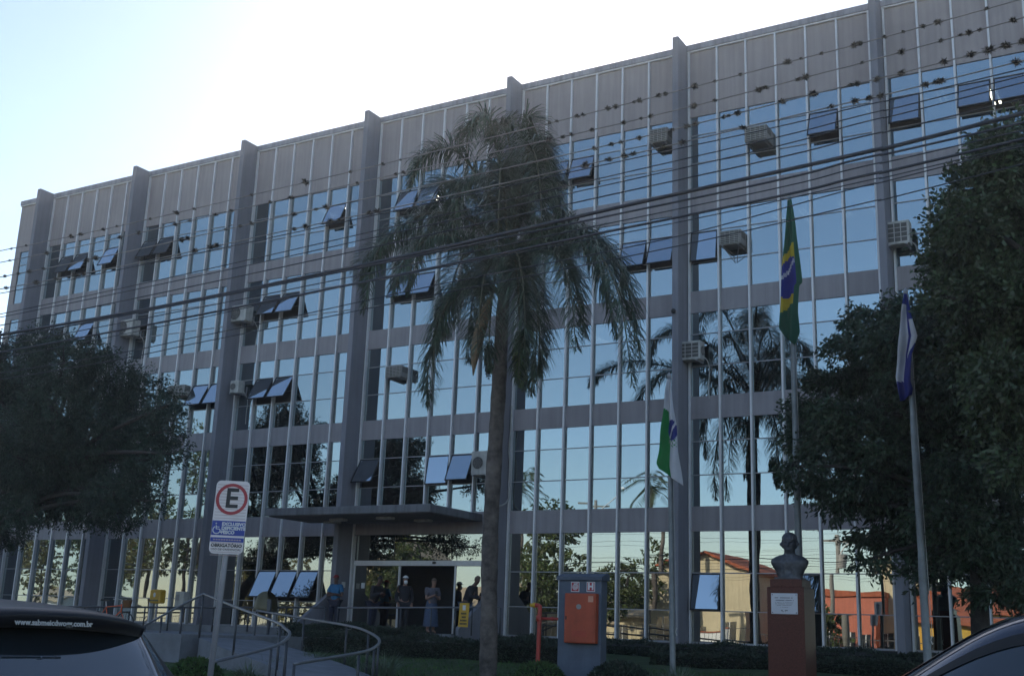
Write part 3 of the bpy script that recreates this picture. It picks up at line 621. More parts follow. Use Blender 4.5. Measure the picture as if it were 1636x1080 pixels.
# ------------------------------------------------------------------ broad leaved trees
def tree(name, label, base, trunk_pts, tr_r, blobs, leafmat, n_leaf, ln, wd, droop=0.25, cat='tree', branch=True, group=None, flat=0.75, twig=16, barkm='bark'):
    """blobs: centre, horizontal radius, vertical radius of each leaf mass; limbs run from the trunk to every mass"""
    t = thing(name, label, cat, base, group)
    tp = bez(trunk_pts, 14); m = MB(); m.tube(tp, [tr_r*(1.25 if i == 0 else 1-0.55*i/13) for i in range(14)], 9)
    tot = sum(r*r for c, r, h in blobs); Cs = []; Ds = []
    for (c, r, h) in blobs:
        c = Vector(c)
        if branch:
            k = min(range(4, 14), key=lambda i: (tp[i]-c).length+max(0, tp[i].z-c.z+0.3)*2); s_ = tp[k]; mid = (s_+c)/2+Vector((rnd.uniform(-.2, .2), rnd.uniform(-.2, .2), rnd.uniform(.0, .35)))
            br = bez([s_, mid, c, c+Vector((c.x-s_.x, c.y-s_.y, 0)).normalized()*r*0.7 if (Vector((c.x-s_.x, c.y-s_.y, 0)).length > .1) else c+Vector((0, 0, r*.5))], 9)
            r0 = tr_r*0.27; m.tube(br, [r0*(1-.9*i/8)+0.008 for i in range(9)], 6)
            for q in range(4):
                i = rnd.randint(3, 7); e = br[i]+Vector((rnd.uniform(-1, 1)*r*.8, rnd.uniform(-1, 1)*r*.8, rnd.uniform(-.5, .7)*h)); m.tube([br[i], (br[i]+e)/2+Vector((0, 0, .08)), e], [0.025, .016, .006], 4)
        k = max(20, int(n_leaf*r*r/tot)); nt_ = max(6, k//twig)
        d = unit(nrs.normal(size=(nt_, 3))); rad_ = nrs.uniform(0.35, 1.0, (nt_, 1))**0.55*nrs.uniform(.82, 1.12, (nt_, 1)); tc = d*rad_*np.array([r, r, h]); tc[:, 2] -= 0.12*r*(tc[:, 0]**2+tc[:, 1]**2)/(r*r)
        tdir = d*np.array([1, 1, flat]); tdir[:, 2] -= droop; tdir = unit(tdir+nrs.normal(0, .25, (nt_, 3)))
        kk = twig; tl = nrs.uniform(.25, .5, (nt_, 1, 1)); s = nrs.uniform(0, 1, (nt_, kk, 1))
        ps = tc[:, None, :]+tdir[:, None, :]*s*tl+nrs.normal(0, .045, (nt_, kk, 3)); dl = tdir[:, None, :]*0.8+nrs.normal(0, .6, (nt_, kk, 3)); dl[..., 2] -= droop*.6
        Cs.append((ps+np.array(list(c))).reshape(-1, 3)); Ds.append(dl.reshape(-1, 3))
    m.build('trunk', M[barkm], t, True)
    C_ = np.concatenate(Cs); D_ = np.concatenate(Ds); n = len(C_)
    leaves('crown', C_, D_, nrs.uniform(.7, 1.25, n)*ln, nrs.uniform(.75, 1.2, n)*wd, leafmat, t); return t
def blob(x, y, Y, rp, hp=None):
    """leaf mass with its radius given in photo pixels at that distance"""
    p = at(x, y, Y); s = (p-CAM).dot(D)/FPX; return (p, rp*s, (hp if hp else rp*.72)*s)
# left, dark tree overhanging the pavement
LB = []
for (x, y, rp) in [(30, 590, 62), (100, 585, 58), (165, 610, 58), (225, 635, 50), (-40, 620, 70), (20, 660, 70), (90, 660, 62), (150, 690, 60), (215, 700, 52), (255, 690, 34), (-30, 720, 70), (40, 735, 66),
                  (110, 750, 56), (170, 770, 50), (215, 770, 40), (60, 795, 46), (0, 790, 46), (190, 820, 30), (140, 812, 34), (235, 735, 30), (262, 650, 26), (-60, 560, 60), (70, 545, 30), (140, 565, 30), (272, 725, 18), (245, 800, 17), (-40, 850, 40), (10, 850, 25), (70, 770, 40), (130, 775, 40), (175, 790, 34), (30, 815, 30), (100, 815, 26), (60, 700, 50), (120, 720, 50)]:
    LB.append(blob(x, y, -7+rnd.uniform(-1.9, 1.6), rp))
b0 = at(-110, 1000, -7); b0.z = .5
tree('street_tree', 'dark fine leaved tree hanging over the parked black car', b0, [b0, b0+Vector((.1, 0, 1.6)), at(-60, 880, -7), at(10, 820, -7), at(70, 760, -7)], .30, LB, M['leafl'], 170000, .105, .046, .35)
# right, tiered dark tree
RB = []
for (x, y, rp, hp) in [(1400, 505, 44, 26), (1360, 545, 36, 20), (1440, 545, 60, 30), (1500, 520, 60, 40), (1340, 600, 40, 22), (1400, 600, 55, 30), (1470, 600, 60, 36), (1540, 600, 70, 50), (1300, 650, 36, 20), (1355, 660, 46, 26), (1420, 660, 56, 32), (1490, 670, 60, 36),
                       (1560, 680, 70, 45), (1620, 640, 60, 50), (1285, 690, 28, 17), (1330, 715, 40, 24), (1400, 720, 52, 30), (1470, 740, 56, 34), (1540, 750, 60, 40), (1610, 740, 60, 45), (1275, 745, 22, 20), (1310, 770, 34, 20), (1375, 775, 46, 26), (1440, 800, 50, 30), (1510, 820, 56, 34),
                       (1590, 820, 60, 40), (1340, 805, 24, 14), (1400, 850, 30, 16), (1440, 860, 36, 20), (1500, 880, 40, 24), (1570, 880, 44, 28), (1630, 880, 40, 30), (1390, 893, 22, 11), (1480, 912, 26, 16), (1590, 940, 30, 18), (1640, 930, 30, 20), (1465, 490, 40, 26), (1560, 540, 50, 36), (1620, 560, 50, 40)]:
    RB.append(blob(x, y, -7.2+rnd.uniform(-1.3, 1.1), rp*.92, hp*.74))
b0 = at(1566, 1040, -7.5); b0.z = .5
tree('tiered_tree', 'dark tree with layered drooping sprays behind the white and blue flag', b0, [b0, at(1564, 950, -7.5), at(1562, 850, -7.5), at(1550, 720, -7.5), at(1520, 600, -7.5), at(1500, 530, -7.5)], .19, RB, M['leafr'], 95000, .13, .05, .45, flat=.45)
BB = []
for (x, y, rp) in [(1590, 250, 44), (1630, 225, 44), (1560, 300, 52), (1620, 310, 60), (1530, 350, 40), (1580, 380, 60), (1640, 390, 60), (1510, 400, 30), (1530, 440, 44), (1590, 460, 60), (1650, 470, 60), (1510, 470, 26), (1560, 510, 44), (1620, 540, 60), (1680, 300, 60), (1700, 420, 70), (1690, 540, 70), (1590, 590, 46), (1650, 620, 60), (1600, 660, 40), (1680, 690, 60), (1750, 350, 70), (1760, 520, 80), (1540, 565, 30), (1625, 720, 40), (1575, 215, 16), (1500, 435, 16)]:
    BB.append(blob(x+8, y+6, -11.5+rnd.uniform(-1.2, 1.4), rp*.80, rp*.66))
b0 = at(1760, 1060, -11.5); b0.z = .3
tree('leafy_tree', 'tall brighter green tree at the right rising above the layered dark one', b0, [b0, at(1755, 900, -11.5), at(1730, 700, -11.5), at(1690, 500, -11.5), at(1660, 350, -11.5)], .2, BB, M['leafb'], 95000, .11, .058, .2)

# ------------------------------------------------------------------ hedges, strap leaved clumps, shrubs
def hedge(label, x0, x1, y0, y1, zt, n, rough=.05):
    t = thing('clipped_hedge', label, 'hedge', ((x0+x1)/2, (y0+y1)/2, gz(y0)))
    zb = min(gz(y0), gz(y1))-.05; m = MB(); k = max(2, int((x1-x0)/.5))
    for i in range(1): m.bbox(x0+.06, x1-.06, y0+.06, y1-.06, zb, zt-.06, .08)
    m.build('dark_core', M['hedgecore'], t)
    u = nrs.uniform(size=n); f = nrs.uniform(size=n); X = nrs.uniform(x0, x1, n); wav = .05*np.sin(X*2.1+y0)+.035*np.sin(X*5.3)
    top = f < (y1-y0)/((y1-y0)+(zt-zb)); Y = np.where(top, nrs.uniform(y0, y1, n), y0+np.abs(nrs.normal(0, .03, n))); Z = np.where(top, zt+nrs.normal(0, .03, n)+wav, nrs.uniform(zb, zt, n))
    Y = Y-np.where(top, 0, wav*.8); e = nrs.uniform(size=n) < .06; X = np.where(e, np.where(nrs.uniform(size=n) < .5, x0, x1), X)
    Dr = np.stack([nrs.normal(0, .8, n), np.where(top, 0, -.8)+nrs.normal(0, .6, n), np.where(top, .9, .3)+nrs.normal(0, .5, n)], 1)
    leaves('foliage', np.stack([X, Y, Z], 1), Dr, nrs.uniform(.05, .1, n), nrs.uniform(.025, .045, n), M['hedge'], t)
hedge('low dark hedge below the rail where the people stand', -11.6, -6.9, -3.9, -3.1, 1.38, 9000)
hedge('long dark hedge behind the palm foot, in front of the entrance hedge', -9.6, -1.0, -5.6, -4.6, 1.14, 15000)
hedge('dark hedge along the glass between the red pipe and the right tree', -5.7, 12, -1.7, -0.9, 1.22, 16000)
hedge('lower clipped hedge behind the two left flagpoles', 0.6, 12.5, -4.2, -3.3, 1.02, 15000)
def strap(label, x, y, z, n, h, spread=.9):
    t = thing('strap_leaved_plant', label, 'plant', (x, y, z)); m = MB()
    for i in range(n):
        a = rnd.uniform(0, 6.283); L_ = h*rnd.uniform(.7, 1.2); o = Vector((math.cos(a), math.sin(a), 0)); s = Vector((-o.y, o.x, 0)); p = Vector((x, y, z))+o*rnd.uniform(0, .18)+s*rnd.uniform(-.1, .1); e = rnd.uniform(.35, 1.0)*spread; wd = rnd.uniform(.010, .018); pr = None
        for k in range(5):
            f = k/4; c = p+o*(L_*e*f**1.3)+Vector((0, 0, L_*(f-.62*e*f*f))); q = (c-s*wd*(1-f*.9), c+s*wd*(1-f*.9))
            if pr: m.add([pr[0], pr[1], q[1], q[0]], [(0, 1, 2, 3)])
            pr = q
    m.build('leaf_tuft', M['spiky'], t)
def pl(label, x, y, Y, n, h, spread=.9): p = at(x, y, Y); strap(label, p.x, Y, gz(Y)-.02, n, h, spread)
pl('grey green strap leaved clump at the foot of the outer ramp rail', 612, 1075, -11.0, 150, .75)
pl('strap leaved clump just inside the outer rail loop', 500, 1050, -9.0, 110, .6)
pl('small strap leaved clump right of the inner rail loop', 555, 1050, -8.6, 90, .55)
pl('grey green strap leaved tuft at the foot of the white and green flagpole', 1082, 1075, -9.6, 150, .62)
pl('low strap leaved tuft near the lower rail ends', 430, 1065, -11.5, 80, .5)
pl('strap leaved clump under the curve of the outer rail', 585, 1068, -10.3, 80, .5)
def shrub(label, x, y, Y, r, h, n, mm='hedge'):
    p = at(x, y, Y); p.z = gz(Y); t = thing('round_shrub', label, 'shrub', p)
    m = MB(); m.lathe(p, [(r*.3, 0), (r*.8, h*.25), (r*.85, h*.55), (r*.55, h*.85), (r*.1, h*.92)], 12); m.build('dark_core', M['hedgecore'], t)
    d = unit(nrs.normal(size=(n, 3))); d[:, 2] = np.abs(d[:, 2]); C_ = np.array(list(p))+d*np.array([r, r, h])*nrs.uniform(.9, 1.05, (n, 1)); leaves('foliage', C_, d+nrs.normal(0, .6, (n, 3)), nrs.uniform(.05, .1, n), nrs.uniform(.025, .045, n), M[mm], t)
shrub('rounded shrub between the cabinet block and the left flagpole', 990, 1075, -9.6, .62, .45, 3500)
shrub('rounded shrub left of the red pipe', 862, 1078, -10.0, .5, .4, 2500, 'grass')
shrub('bright green shrub right of the black car', 312, 1075, -14.5, .5, .42, 3500, 'grass')
pl('low brownish strap leaved plant inside the inner rail', 395, 1072, -13.6, 110, .5)

# ------------------------------------------------------------------ ramp and rails
A3 = [Vector(p) for p in ((-8.80, -10, 2.05), (-6.6, -11.2, 1.74), (-4.22, -12.5, 1.43))]+[at(455, 1003, -13.1), at(463, 1012, -13.8), at(452, 1025, -14.6), at(425, 1036, -15.4), at(340, 1057, -17)]
B3 = [at(410, 975, -7.0), at(490, 988, -8.2), at(560, 1000, -9.6), at(590, 1010, -10.6), at(606, 1022, -11.6), at(598, 1034, -12.8), at(570, 1043, -14), at(470, 1060, -16.6)]
ramp = thing('access_ramp', 'curved concrete access ramp climbing from the pavement to the entrance platform', 'ramp', (-4, -12, .3))
ca, cb = bez(A3, 40), bez(B3, 40); m = MB(); vs = []
for p, q in zip(ca, cb):
    za, zb_ = max(p.z-.88, gz(p.y)+.05), max(q.z-.88, gz(q.y)+.05); z = min(za, zb_)*.5+max(za, zb_)*.5
    vs += [(p.x, p.y, z), (q.x, q.y, z), (q.x, q.y, -.1), (p.x, p.y, -.1)]
fs = []
for i in range(39):
    for k in range(4): fs.append((i*4+k, i*4+(k+1) % 4, i*4+4+(k+1) % 4, i*4+4+k))
fs += [(3, 2, 1, 0), (156, 157, 158, 159)]; m.add(vs, fs); m.build('deck', M['conc'], ramp)
m = MB(); m.box(-16, -9.2, -10.2, -2.81, .3, 1.08); m.build('landing', M['conc'], ramp)
def rail(name, label, pts, n, posts, down, matk='rail', r=.030, second=.0):
    t = thing(name, label, 'handrail', (pts[0].x, pts[0].y, pts[0].z-down)); c = bez(pts, n)
    m = MB(); m.tube(c, r, 8); m.build('top_rail', M[matk], t, True)
    if second: m = MB(); m.tube([p-Vector((0, 0, second)) for p in c], r*.7, 6); m.build('lower_rail', M[matk], t, True)
    for k in range(posts):
        p = c[int(k*(n-1)/(posts-1))]; m = MB(); m.tube([p-Vector((0, 0, r)), Vector((p.x, p.y, max(gz(p.y)-.05, p.z-down) if True else 0))], r*.85, 8); m.build('post', M['raild'], t, True)
rail('ramp_handrail', 'inner curved steel handrail of the ramp, nearer the parking sign', A3, 60, 7, 1.05)
rail('ramp_handrail', 'outer curved steel handrail of the ramp, ending nearest the lawn', B3, 60, 8, 1.05)
rail('ramp_handrail', 'short sloping handrail between the black car and the parking sign pole', [at(232, 998, -10), at(280, 972, -10), at(325, 948.5, -10)], 12, 4, .95)
rail('platform_handrail', 'dark straight handrail in front of the ground floor windows behind the black car', [at(-20, 968.5, -3.0), at(150, 969, -3.0), at(300, 970, -3.0), at(520, 970, -3.0)], 24, 14, .75, 'raild', .03)  # dark metal paints in the backlit look of this stretch
rail('platform_handrail', 'straight pale handrail in front of the waiting people', [at(540, 970.5, -2.7), at(720, 970, -2.7), at(800, 969, -2.7)], 16, 8, .78, 'rail', .024)

# ------------------------------------------------------------------ flagpoles and flags
FY = -9.0
def flagpole(label, xt, yt, xb, yb, r, FY=-9.0):
    a = at(xt, yt, FY); b = at(xb, yb, FY); d = (b-a); t_ = (a.z-gz(FY)+.05)/(a.z-b.z); b = a+d*t_
    t = thing('flagpole', label, 'flagpole', b); n = 24; m = MB(); P = [b+(a-b)*(i/(n-1)) for i in range(n)]
    m.tube(P, [r*(1.0 if i < 8 else (.86 if i < 16 else .72)) for i in range(n)], 12); m.build('pole', M['pole'], t, True)
    m = MB(); m.lathe((b.x, b.y, b.z), [(r*2.6, 0), (r*2.6, .03), (r*1.4, .06), (r*1.2, .3), (r*1.05, .34)], 14); m.build('base_collar', M['pole'], t, True)
    m = MB(); m.lathe(a, [(.012, -.02), (.035, 0), (.05, .04), (.045, .08), (.02, .11), (.004, .13)], 10); m.build('finial', M['alud'], t, True)
    m = MB(); m.tube([a+Vector((.05, -.03, -.05)), b+Vector((.10, -.05, 1.2))], .005, 4); m.tube([b+Vector((.10, -.05, 1.2)), b+Vector((.07, -.05, 1.12)), b+Vector((.10, -.05, 1.05))], .012, 4); m.build('halyard', M['offwhite'], t)
    return a, b
flagpole('leftmost grey flagpole, carrying the green and white flag', 1069, 604, 1075, 1065, .062)
flagpole('tallest grey flagpole, carrying the green and yellow flag behind the bust', 1261, 316, 1275, 850, .075, -7.3)
flagpole('right grey flagpole, carrying the blue and white flag in front of the layered tree', 1447, 470, 1482, 1050, .075)
def flag(name, label, rows, fn, mats, nu=70, nv=44, pleats=5.0, amp=.055, Y=FY-.11):
    """limp cloth: rows = photo outline (y, left x, right x); fn(u down, v across) -> material number"""
    ys_ = [r[0] for r in rows]; V = []; Fc = []; mi = []
    for a in range(nu+1):
        y = ys_[0]+(ys_[-1]-ys_[0])*a/nu; k = max(i for i in range(len(rows)) if rows[i][0] <= y+1e-6); k = min(k, len(rows)-2)
        f = (y-rows[k][0])/(rows[k+1][0]-rows[k][0]); xl = rows[k][1]+(rows[k+1][1]-rows[k][1])*f; xr_ = rows[k][2]+(rows[k+1][2]-rows[k][2])*f
        skew = rows[k][3]+(rows[k+1][3]-rows[k][3])*f if len(rows[0]) > 3 else 0
        for b in range(nv+1):
            v = b/nv; q = at(xl+(xr_-xl)*v, y+skew*(v-.5), Y); q = q+Vector((0, 1, 0))*(-amp*math.sin(v*pleats*math.pi+a*.035+math.sin(a*.09)*.8)*(.25+.75*min(1, a/nu*2.2))-.02*math.sin(a*.22+v*3)); V.append(q)
    for a in range(nu):
        for b in range(nv): i = a*(nv+1)+b; Fc.append((i, i+1, i+nv+2, i+nv+1)); mi.append(fn((a+.5)/nu, (b+.5)/nv))
    m = MB(); m.v = [tuple(p) for p in V]; m.f = Fc; m.m = mi; o = m.build(name, mats, None, True)
    md = o.modifiers.new('cloth', 'SOLIDIFY'); md.thickness = .006; return tag(o, label, 'flag')
def brazil(u, v):
    # limp cloth: the emblem shows on the front fold, plain green on the fold behind it
    if v > .74 and u > .26 : return 0
    w_ = (v-.36); yt, bt, bb, yb = .37-.08*v, .425-.045*math.cos(w_*3.2)+.035-.03*v, .675+.035*math.cos(w_*3.2)-.02, .79-.07*v
    if u < yt or u > yb: return 0
    if u < bt or u > bb: return 1
    if abs(u-.535+.13*v) < .015: return 3 if (v*26) % 1 > .28 else 2
    return 3 if (u > .56 and math.sin(u*211.3)*math.sin(v*173.1+u*90) > .90) else 2
flag('national_flag', 'limp green flag with yellow diamond and starred blue disc on the tallest pole', [(320, 1259, 1264, -2), (360, 1256, 1270, -8), (395, 1252, 1274, -14), (440, 1250, 1279, -12), (455, 1249, 1281, -10), (459, 1249, 1276, -8), (500, 1247, 1274, -6), (528, 1246, 1277, 4), (546, 1256, 1270, 12)], lambda u, v: [0, 1, 2, 3, 3][brazil(u, v)],
     [M['fgreen'], M['fyellow'], M['fblue'], M['fwhite']], pleats=3.2, Y=-7.42)
def parana(u, v):
    if math.hypot((u-.53)*1.0, (v-.72)*.32) < .105:
        return 2 if abs(u-.53+.25*(v-.72)) > .018 else 1
    if u > .60 and u < .70 and v > .60 and v < .95 and math.sin(u*160)*math.sin(v*31) > .25: return 0
    return 0 if (v < .52 and u > .28+.1*v) else 1
flag('state_flag', 'limp white and bright green flag with a blue disc on the leftmost pole', [(606, 1066, 1071, 0), (640, 1062, 1074, -4), (680, 1058, 1080, -6), (720, 1054, 1084, 0), (745, 1051, 1087, 8), (762, 1054, 1090, 26)], parana, [M['fgreen2'], M['fwhite'], M['fblue']], pleats=2.6)
def city(u, v):
    if u > .84-.05*(v-.5): return 0
    if v > .68 and .24 < u < .62-.5*(v-.68): return 1
    if v < .50 and .10 < u: return 1
    return 0
flag('city_flag', 'limp blue and white flag on the right pole before the dark tree', [(470, 1445, 1449, 0), (500, 1440, 1455, 0), (537, 1437, 1466, 0), (566, 1435, 1457, 0), (607, 1432, 1455, 8), (620, 1435, 1458, 0), (636, 1439, 1456, -12)], city, [M['fblue'], M['fwhite']], pleats=2.4, amp=.05)

# ------------------------------------------------------------------ parking sign
SY = -19.0
sc_ = at(367, 826, SY); sgn = thing('parking_sign', 'upright disabled parking sign with a ringed letter E on a grey post', 'road sign', (sc_.x, SY, .15))
sa = rad(37); ex = Vector((math.cos(sa), math.sin(sa), 0)); ey = Vector((.03, .0, 1)).normalized(); en = ey.cross(ex).normalized()
if en.y > 0: en = -en
SW, SH = .47, 1.03; o_ = sc_
def rrect(cx, cy, wv, hv, r, d, k=5):
    pts = []
    for sx, sy, a0 in ((1, 1, 0), (-1, 1, 90), (-1, -1, 180), (1, -1, 270)):
        for i in range(k): a = rad(a0+90*i/(k-1)); pts.append(o_+ex*(cx+sx*(wv/2-r)+r*math.cos(a))+ey*(cy+sy*(hv/2-r)+r*math.sin(a))+en*d)
    return pts
m = MB(); m.prism(rrect(0, 0, SW, SH, .07, -.004), en*.008); plate = m.build('sign_plate', M['signwhite'], sgn)
m = MB()
for k in range(24):
    yy = SH/2-.06-k*.043
    if not (-.29 < yy < -.06 or -.34 < yy < -.28): m.obox(o_+ey*yy+en*.0052, ex*(SW/2-.02), ey*.004, en*.0006)
m.build('film_line', M['signpink'], plate)
ring = MB(); k = 40; co = .222; ci = .178; cc = o_+ey*.255
ring.add([cc+ex*r*math.cos(2*math.pi*i/k)+ey*r*math.sin(2*math.pi*i/k)+en*d for r, d in ((co, .008), (ci, .008)) for i in range(k)], [(i, (i+1) % k, k+(i+1) % k, k+i) for i in range(k)]); ring.build('red_ring', M['signred'], plate)
lettering('E', .385, cc+en*.009, ex, ey, M['black'], plate, bold=.008)
m = MB(); m.prism(rrect(0, -.155, SW-.008, .205, .004, .005), en*.003); m.prism(rrect(0, -.318, SW-.008, .06, .004, .005), en*.003); m.build('blue_panel', M['signblue'], plate)
for i, s in enumerate(('EXCLUSIVO', 'DEFICIENTE', 'FÍSICO')): lettering(s, .063, o_+ex*(-.095)+ey*(-.10-.058*i)+en*.0095, ex, ey, M['white'], plate, 'LEFT', .0032)
m = MB(); wc = o_+ex*(-.16)+ey*(-.165)+en*.011
m.tube([wc+ex*.052*math.cos(a)+ey*(.052*math.sin(a)-.02) for a in [rad(120+i*20) for i in range(13)]], .008, 5); m.tube([wc+ex*-.012+ey*.045, wc+ex*-.008+ey*-.005, wc+ex*.04+ey*-.008, wc+ex*.06+ey*-.055, wc+ex*.078+ey*-.05], .008, 5); m.tube([wc+ex*-.010+ey*.022, wc+ex*.035+ey*.022], .006, 5)
m.lathe(wc+ex*-.014+ey*.07, [(.002, -.013), (.013, 0), (.002, .013)], 8); m.build('wheelchair_symbol', M['white'], plate)
m = MB()
for k in range(11): m.obox(o_+ex*(-.18+k*.036)+ey*(-.318)+en*.0086, ex*.014, ey*.008, en*.0006)
m.build('small_print', M['signpink'], plate)
lettering('OBRIGATÓRIO', .064, o_+ey*(-.40)+en*.0055, ex, ey, M['black'], plate, bold=.0025); lettering('USO DE CREDENCIAL', .043, o_+ey*(-.455)+en*.0055, ex, ey, M['black'], plate)
pb = o_-en*.055; m = MB(); m.tube([pb+ey*.45, pb-ey*.5, Vector((pb.x-.09, SY+.02, .1))], .042, 10); m.build('post', M['alud'], sgn, True)
m = MB()
for q in (.38, -.40): m.obox(pb+ey*q+en*.025, ex*.08, ey*.02, en*.02)
m.build('clamp', M['alud'], sgn)

# ------------------------------------------------------------------ hose cabinet, red pipe, bust
HY = -8.6
hl, hr, ht = at(893, 925, HY), at(961, 925, HY), at(925, 925, HY).z
hyd = thing('fire_hose_block', 'blue grey masonry block with a sloping cap holding the red fire hose cabinet', 'fire cabinet', ((hl.x+hr.x)/2, HY, gz(HY)))
m = MB(); m.bbox(hl.x, hr.x, HY, HY+.30, gz(HY)-.2, ht-.02, .015); m.build('block', M['block'], hyd)
m = MB(); m.prism([(hl.x-.03, HY-.05, ht-.02), (hl.x-.03, HY+.34, ht-.02), (hl.x-.03, HY+.34, ht+.12), (hl.x-.03, HY+.25, ht+.14), (hl.x-.03, HY-.06, ht+.05)], (hr.x-hl.x+.06, 0, 0)); m.build('cap', M['block'], hyd)
a_ = at(903, 947, HY-.14); b_ = at(951, 1028, HY-.14)
cb_ = thing('fire_hose_cabinet', 'red metal fire hose cabinet on the front of the blue grey block', 'fire cabinet', ((a_.x+b_.x)/2, HY-.14, b_.z))
m = MB(); m.bbox(a_.x, b_.x, HY-.16, HY-.003, b_.z, a_.z, .012); m.build('box', M['red'], cb_)
m = MB(); m.bbox(a_.x+.025, b_.x-.025, HY-.172, HY-.162, b_.z+.03, a_.z-.03, .004); dr = m.build('door', M['red'], cb_)
m = MB(); c = Vector(((a_.x+b_.x)/2-.02, HY-.174, a_.z-.28)); m.prism([c+Vector((.06*math.cos(i*math.pi/8), 0, .055*math.sin(i*math.pi/8))) for i in range(16)], (0, -.004, 0)); m.build('inspection_window', M['ventgrey'], dr)
m = MB(); m.obox((a_.x+.05, HY-.178, (a_.z+b_.z)/2), Vector((.012, 0, 0)), Vector((0, .008, 0)), Vector((0, 0, .035))); m.build('handle', M['black'], dr)
m = MB()
for k in range(4): m.box(a_.x+.2, b_.x-.2, HY-.1752, HY-.173, b_.z+.14+k*.03, b_.z+.152+k*.03)
m.build('vent_slot', M['redpipe'], dr)
m = MB(); m.box(b_.x-.17, b_.x-.05, HY-.1752, HY-.173, a_.z-.18, a_.z-.055); m.build('small_notice', mat('notice_pale_red', (.62, .3, .2), .6), dr)
for (x, y, k) in ((919, 937, 0), (944, 937, 1)):
    p = at(x, y, HY-.005); nm = M['signred']; m = MB(); m.box(p.x-.10, p.x+.10, HY-.008, HY-.002, p.z-.105, p.z+.105); pt = m.build('safety_plate', M['white'], hyd)
    m = MB(); m.box(p.x-.085, p.x+.085, HY-.0105, HY-.0085, p.z-.09, p.z+.09); m.build('plate_field', M['signred'], pt)
    if k: lettering('H', .19, (p.x, HY-.012, p.z), (1, 0, 0), (0, 0, 1), M['white'], pt, bold=.01)
    else:
        m = MB(); q = Vector((p.x, HY-.013, p.z)); m.tube([q+Vector((.072*(i/40)*math.cos(i*.5), 0, .072*(i/40)*math.sin(i*.5))) for i in range(3, 41)], .008, 4); m.tube([q+Vector((-.03, 0, .065)), q+Vector((.07, 0, .075))], .009, 4); m.build('hose_symbol', M['white'], pt)
pp = at(858, 1060, HY-.02); pt_ = at(861, 968, HY-.02)
hp = thing('hydrant_pipe', 'red standpipe with a yellow capped outlet beside the fire cabinet block', 'standpipe', (pp.x, HY, gz(HY)))
m = MB(); m.tube(bez([(pp.x, HY, gz(HY)-.05), (pp.x+.02, HY, pt_.z-.1), (pt_.x, HY, pt_.z-.02), (pt_.x-.03, HY, pt_.z+.015), (pt_.x-.1, HY, pt_.z+.02)], 20), .047, 10); m.build('riser', M['redpipe'], hp, True)
m = MB(); m.tube([(pt_.x-.09, HY, pt_.z+.02), (pt_.x-.14, HY, pt_.z+.02), (pt_.x-.15, HY, pt_.z+.02), (pt_.x-.22, HY, pt_.z+.02)], [.055, .06, .048, .042], 10); m.build('outlet_cap', M['yellow'], hp, True)
pz = at(880, 988, HY).z; m = MB(); m.tube([(pp.x+.03, HY+.02, pz), (hl.x-.01, HY+.02, pz)], .03, 8); m.tube([(hl.x-.17, HY+.02, pz), (hl.x-.13, HY+.02, pz)], .042, 8); m.tube([(pp.x-.0, HY, pz-.06), (pp.x+.0, HY, pz+.06)], .058, 8); m.build('branch_pipe', M['redpipe'], hp, True)
ch = at(886, 965, -5.6)
# bust
BY = -8.6
pl_, pr_ = at(1225, 940, BY), at(1284, 940, BY); cx = (pl_.x+pr_.x)/2; hw = (pr_.x-pl_.x)/2; bz = at(1255, 924, BY).z; dp = .74
ped = thing('granite_pedestal', 'polished red granite pedestal with a steel plaque under the bust', 'pedestal', (cx, BY+dp/2, gz(BY)))
m = MB(); m.bbox(cx-hw, cx+hw, BY, BY+dp, gz(BY)-.1, bz-.16, .012); m.build('shaft', M['redgranite'], ped)
m = MB(); m.bbox(cx-hw+.05, cx+hw-.05, BY+.05, BY+dp-.05, bz-.158, bz-.005, .01); m.build('cap', M['redgranite'], ped)
a_ = at(1232, 947, BY); b_ = at(1275, 981, BY); m = MB(); m.bbox(a_.x, b_.x, BY-.012, BY-.002, b_.z, a_.z, .003); plq = m.build('plaque', M['plaque'], ped)
m = MB(); wv = b_.x-a_.x; hv = a_.z-b_.z
for f, s, h in ((.80, .36, .016), (.68, .36, .016), (.56, .34, .008), (.50, .34, .008), (.43, .28, .008), (.33, .15, .007), (.20, .13, .020), (.13, .10, .01)):
    k = int(s*60)
    for q in range(k):
        if rnd.random() < .85: xx = (a_.x+b_.x)/2+(-s+2*s*q/k)*wv; m.box(xx, xx+wv*s*2/k*.72, BY-.0145, BY-.0125, b_.z+f*hv-h, b_.z+f*hv)
m.build('engraved_line', M['inkgrey'], plq)
m = MB()
for sx in (.05, .95):
    for sz in (.07, .93): m.lathe((a_.x+sx*wv, BY-.014, b_.z+sz*hv), [(.002, -.012), (.013, 0), (.002, .012)], 8)
m.build('screw', M['inkgrey'], plq)
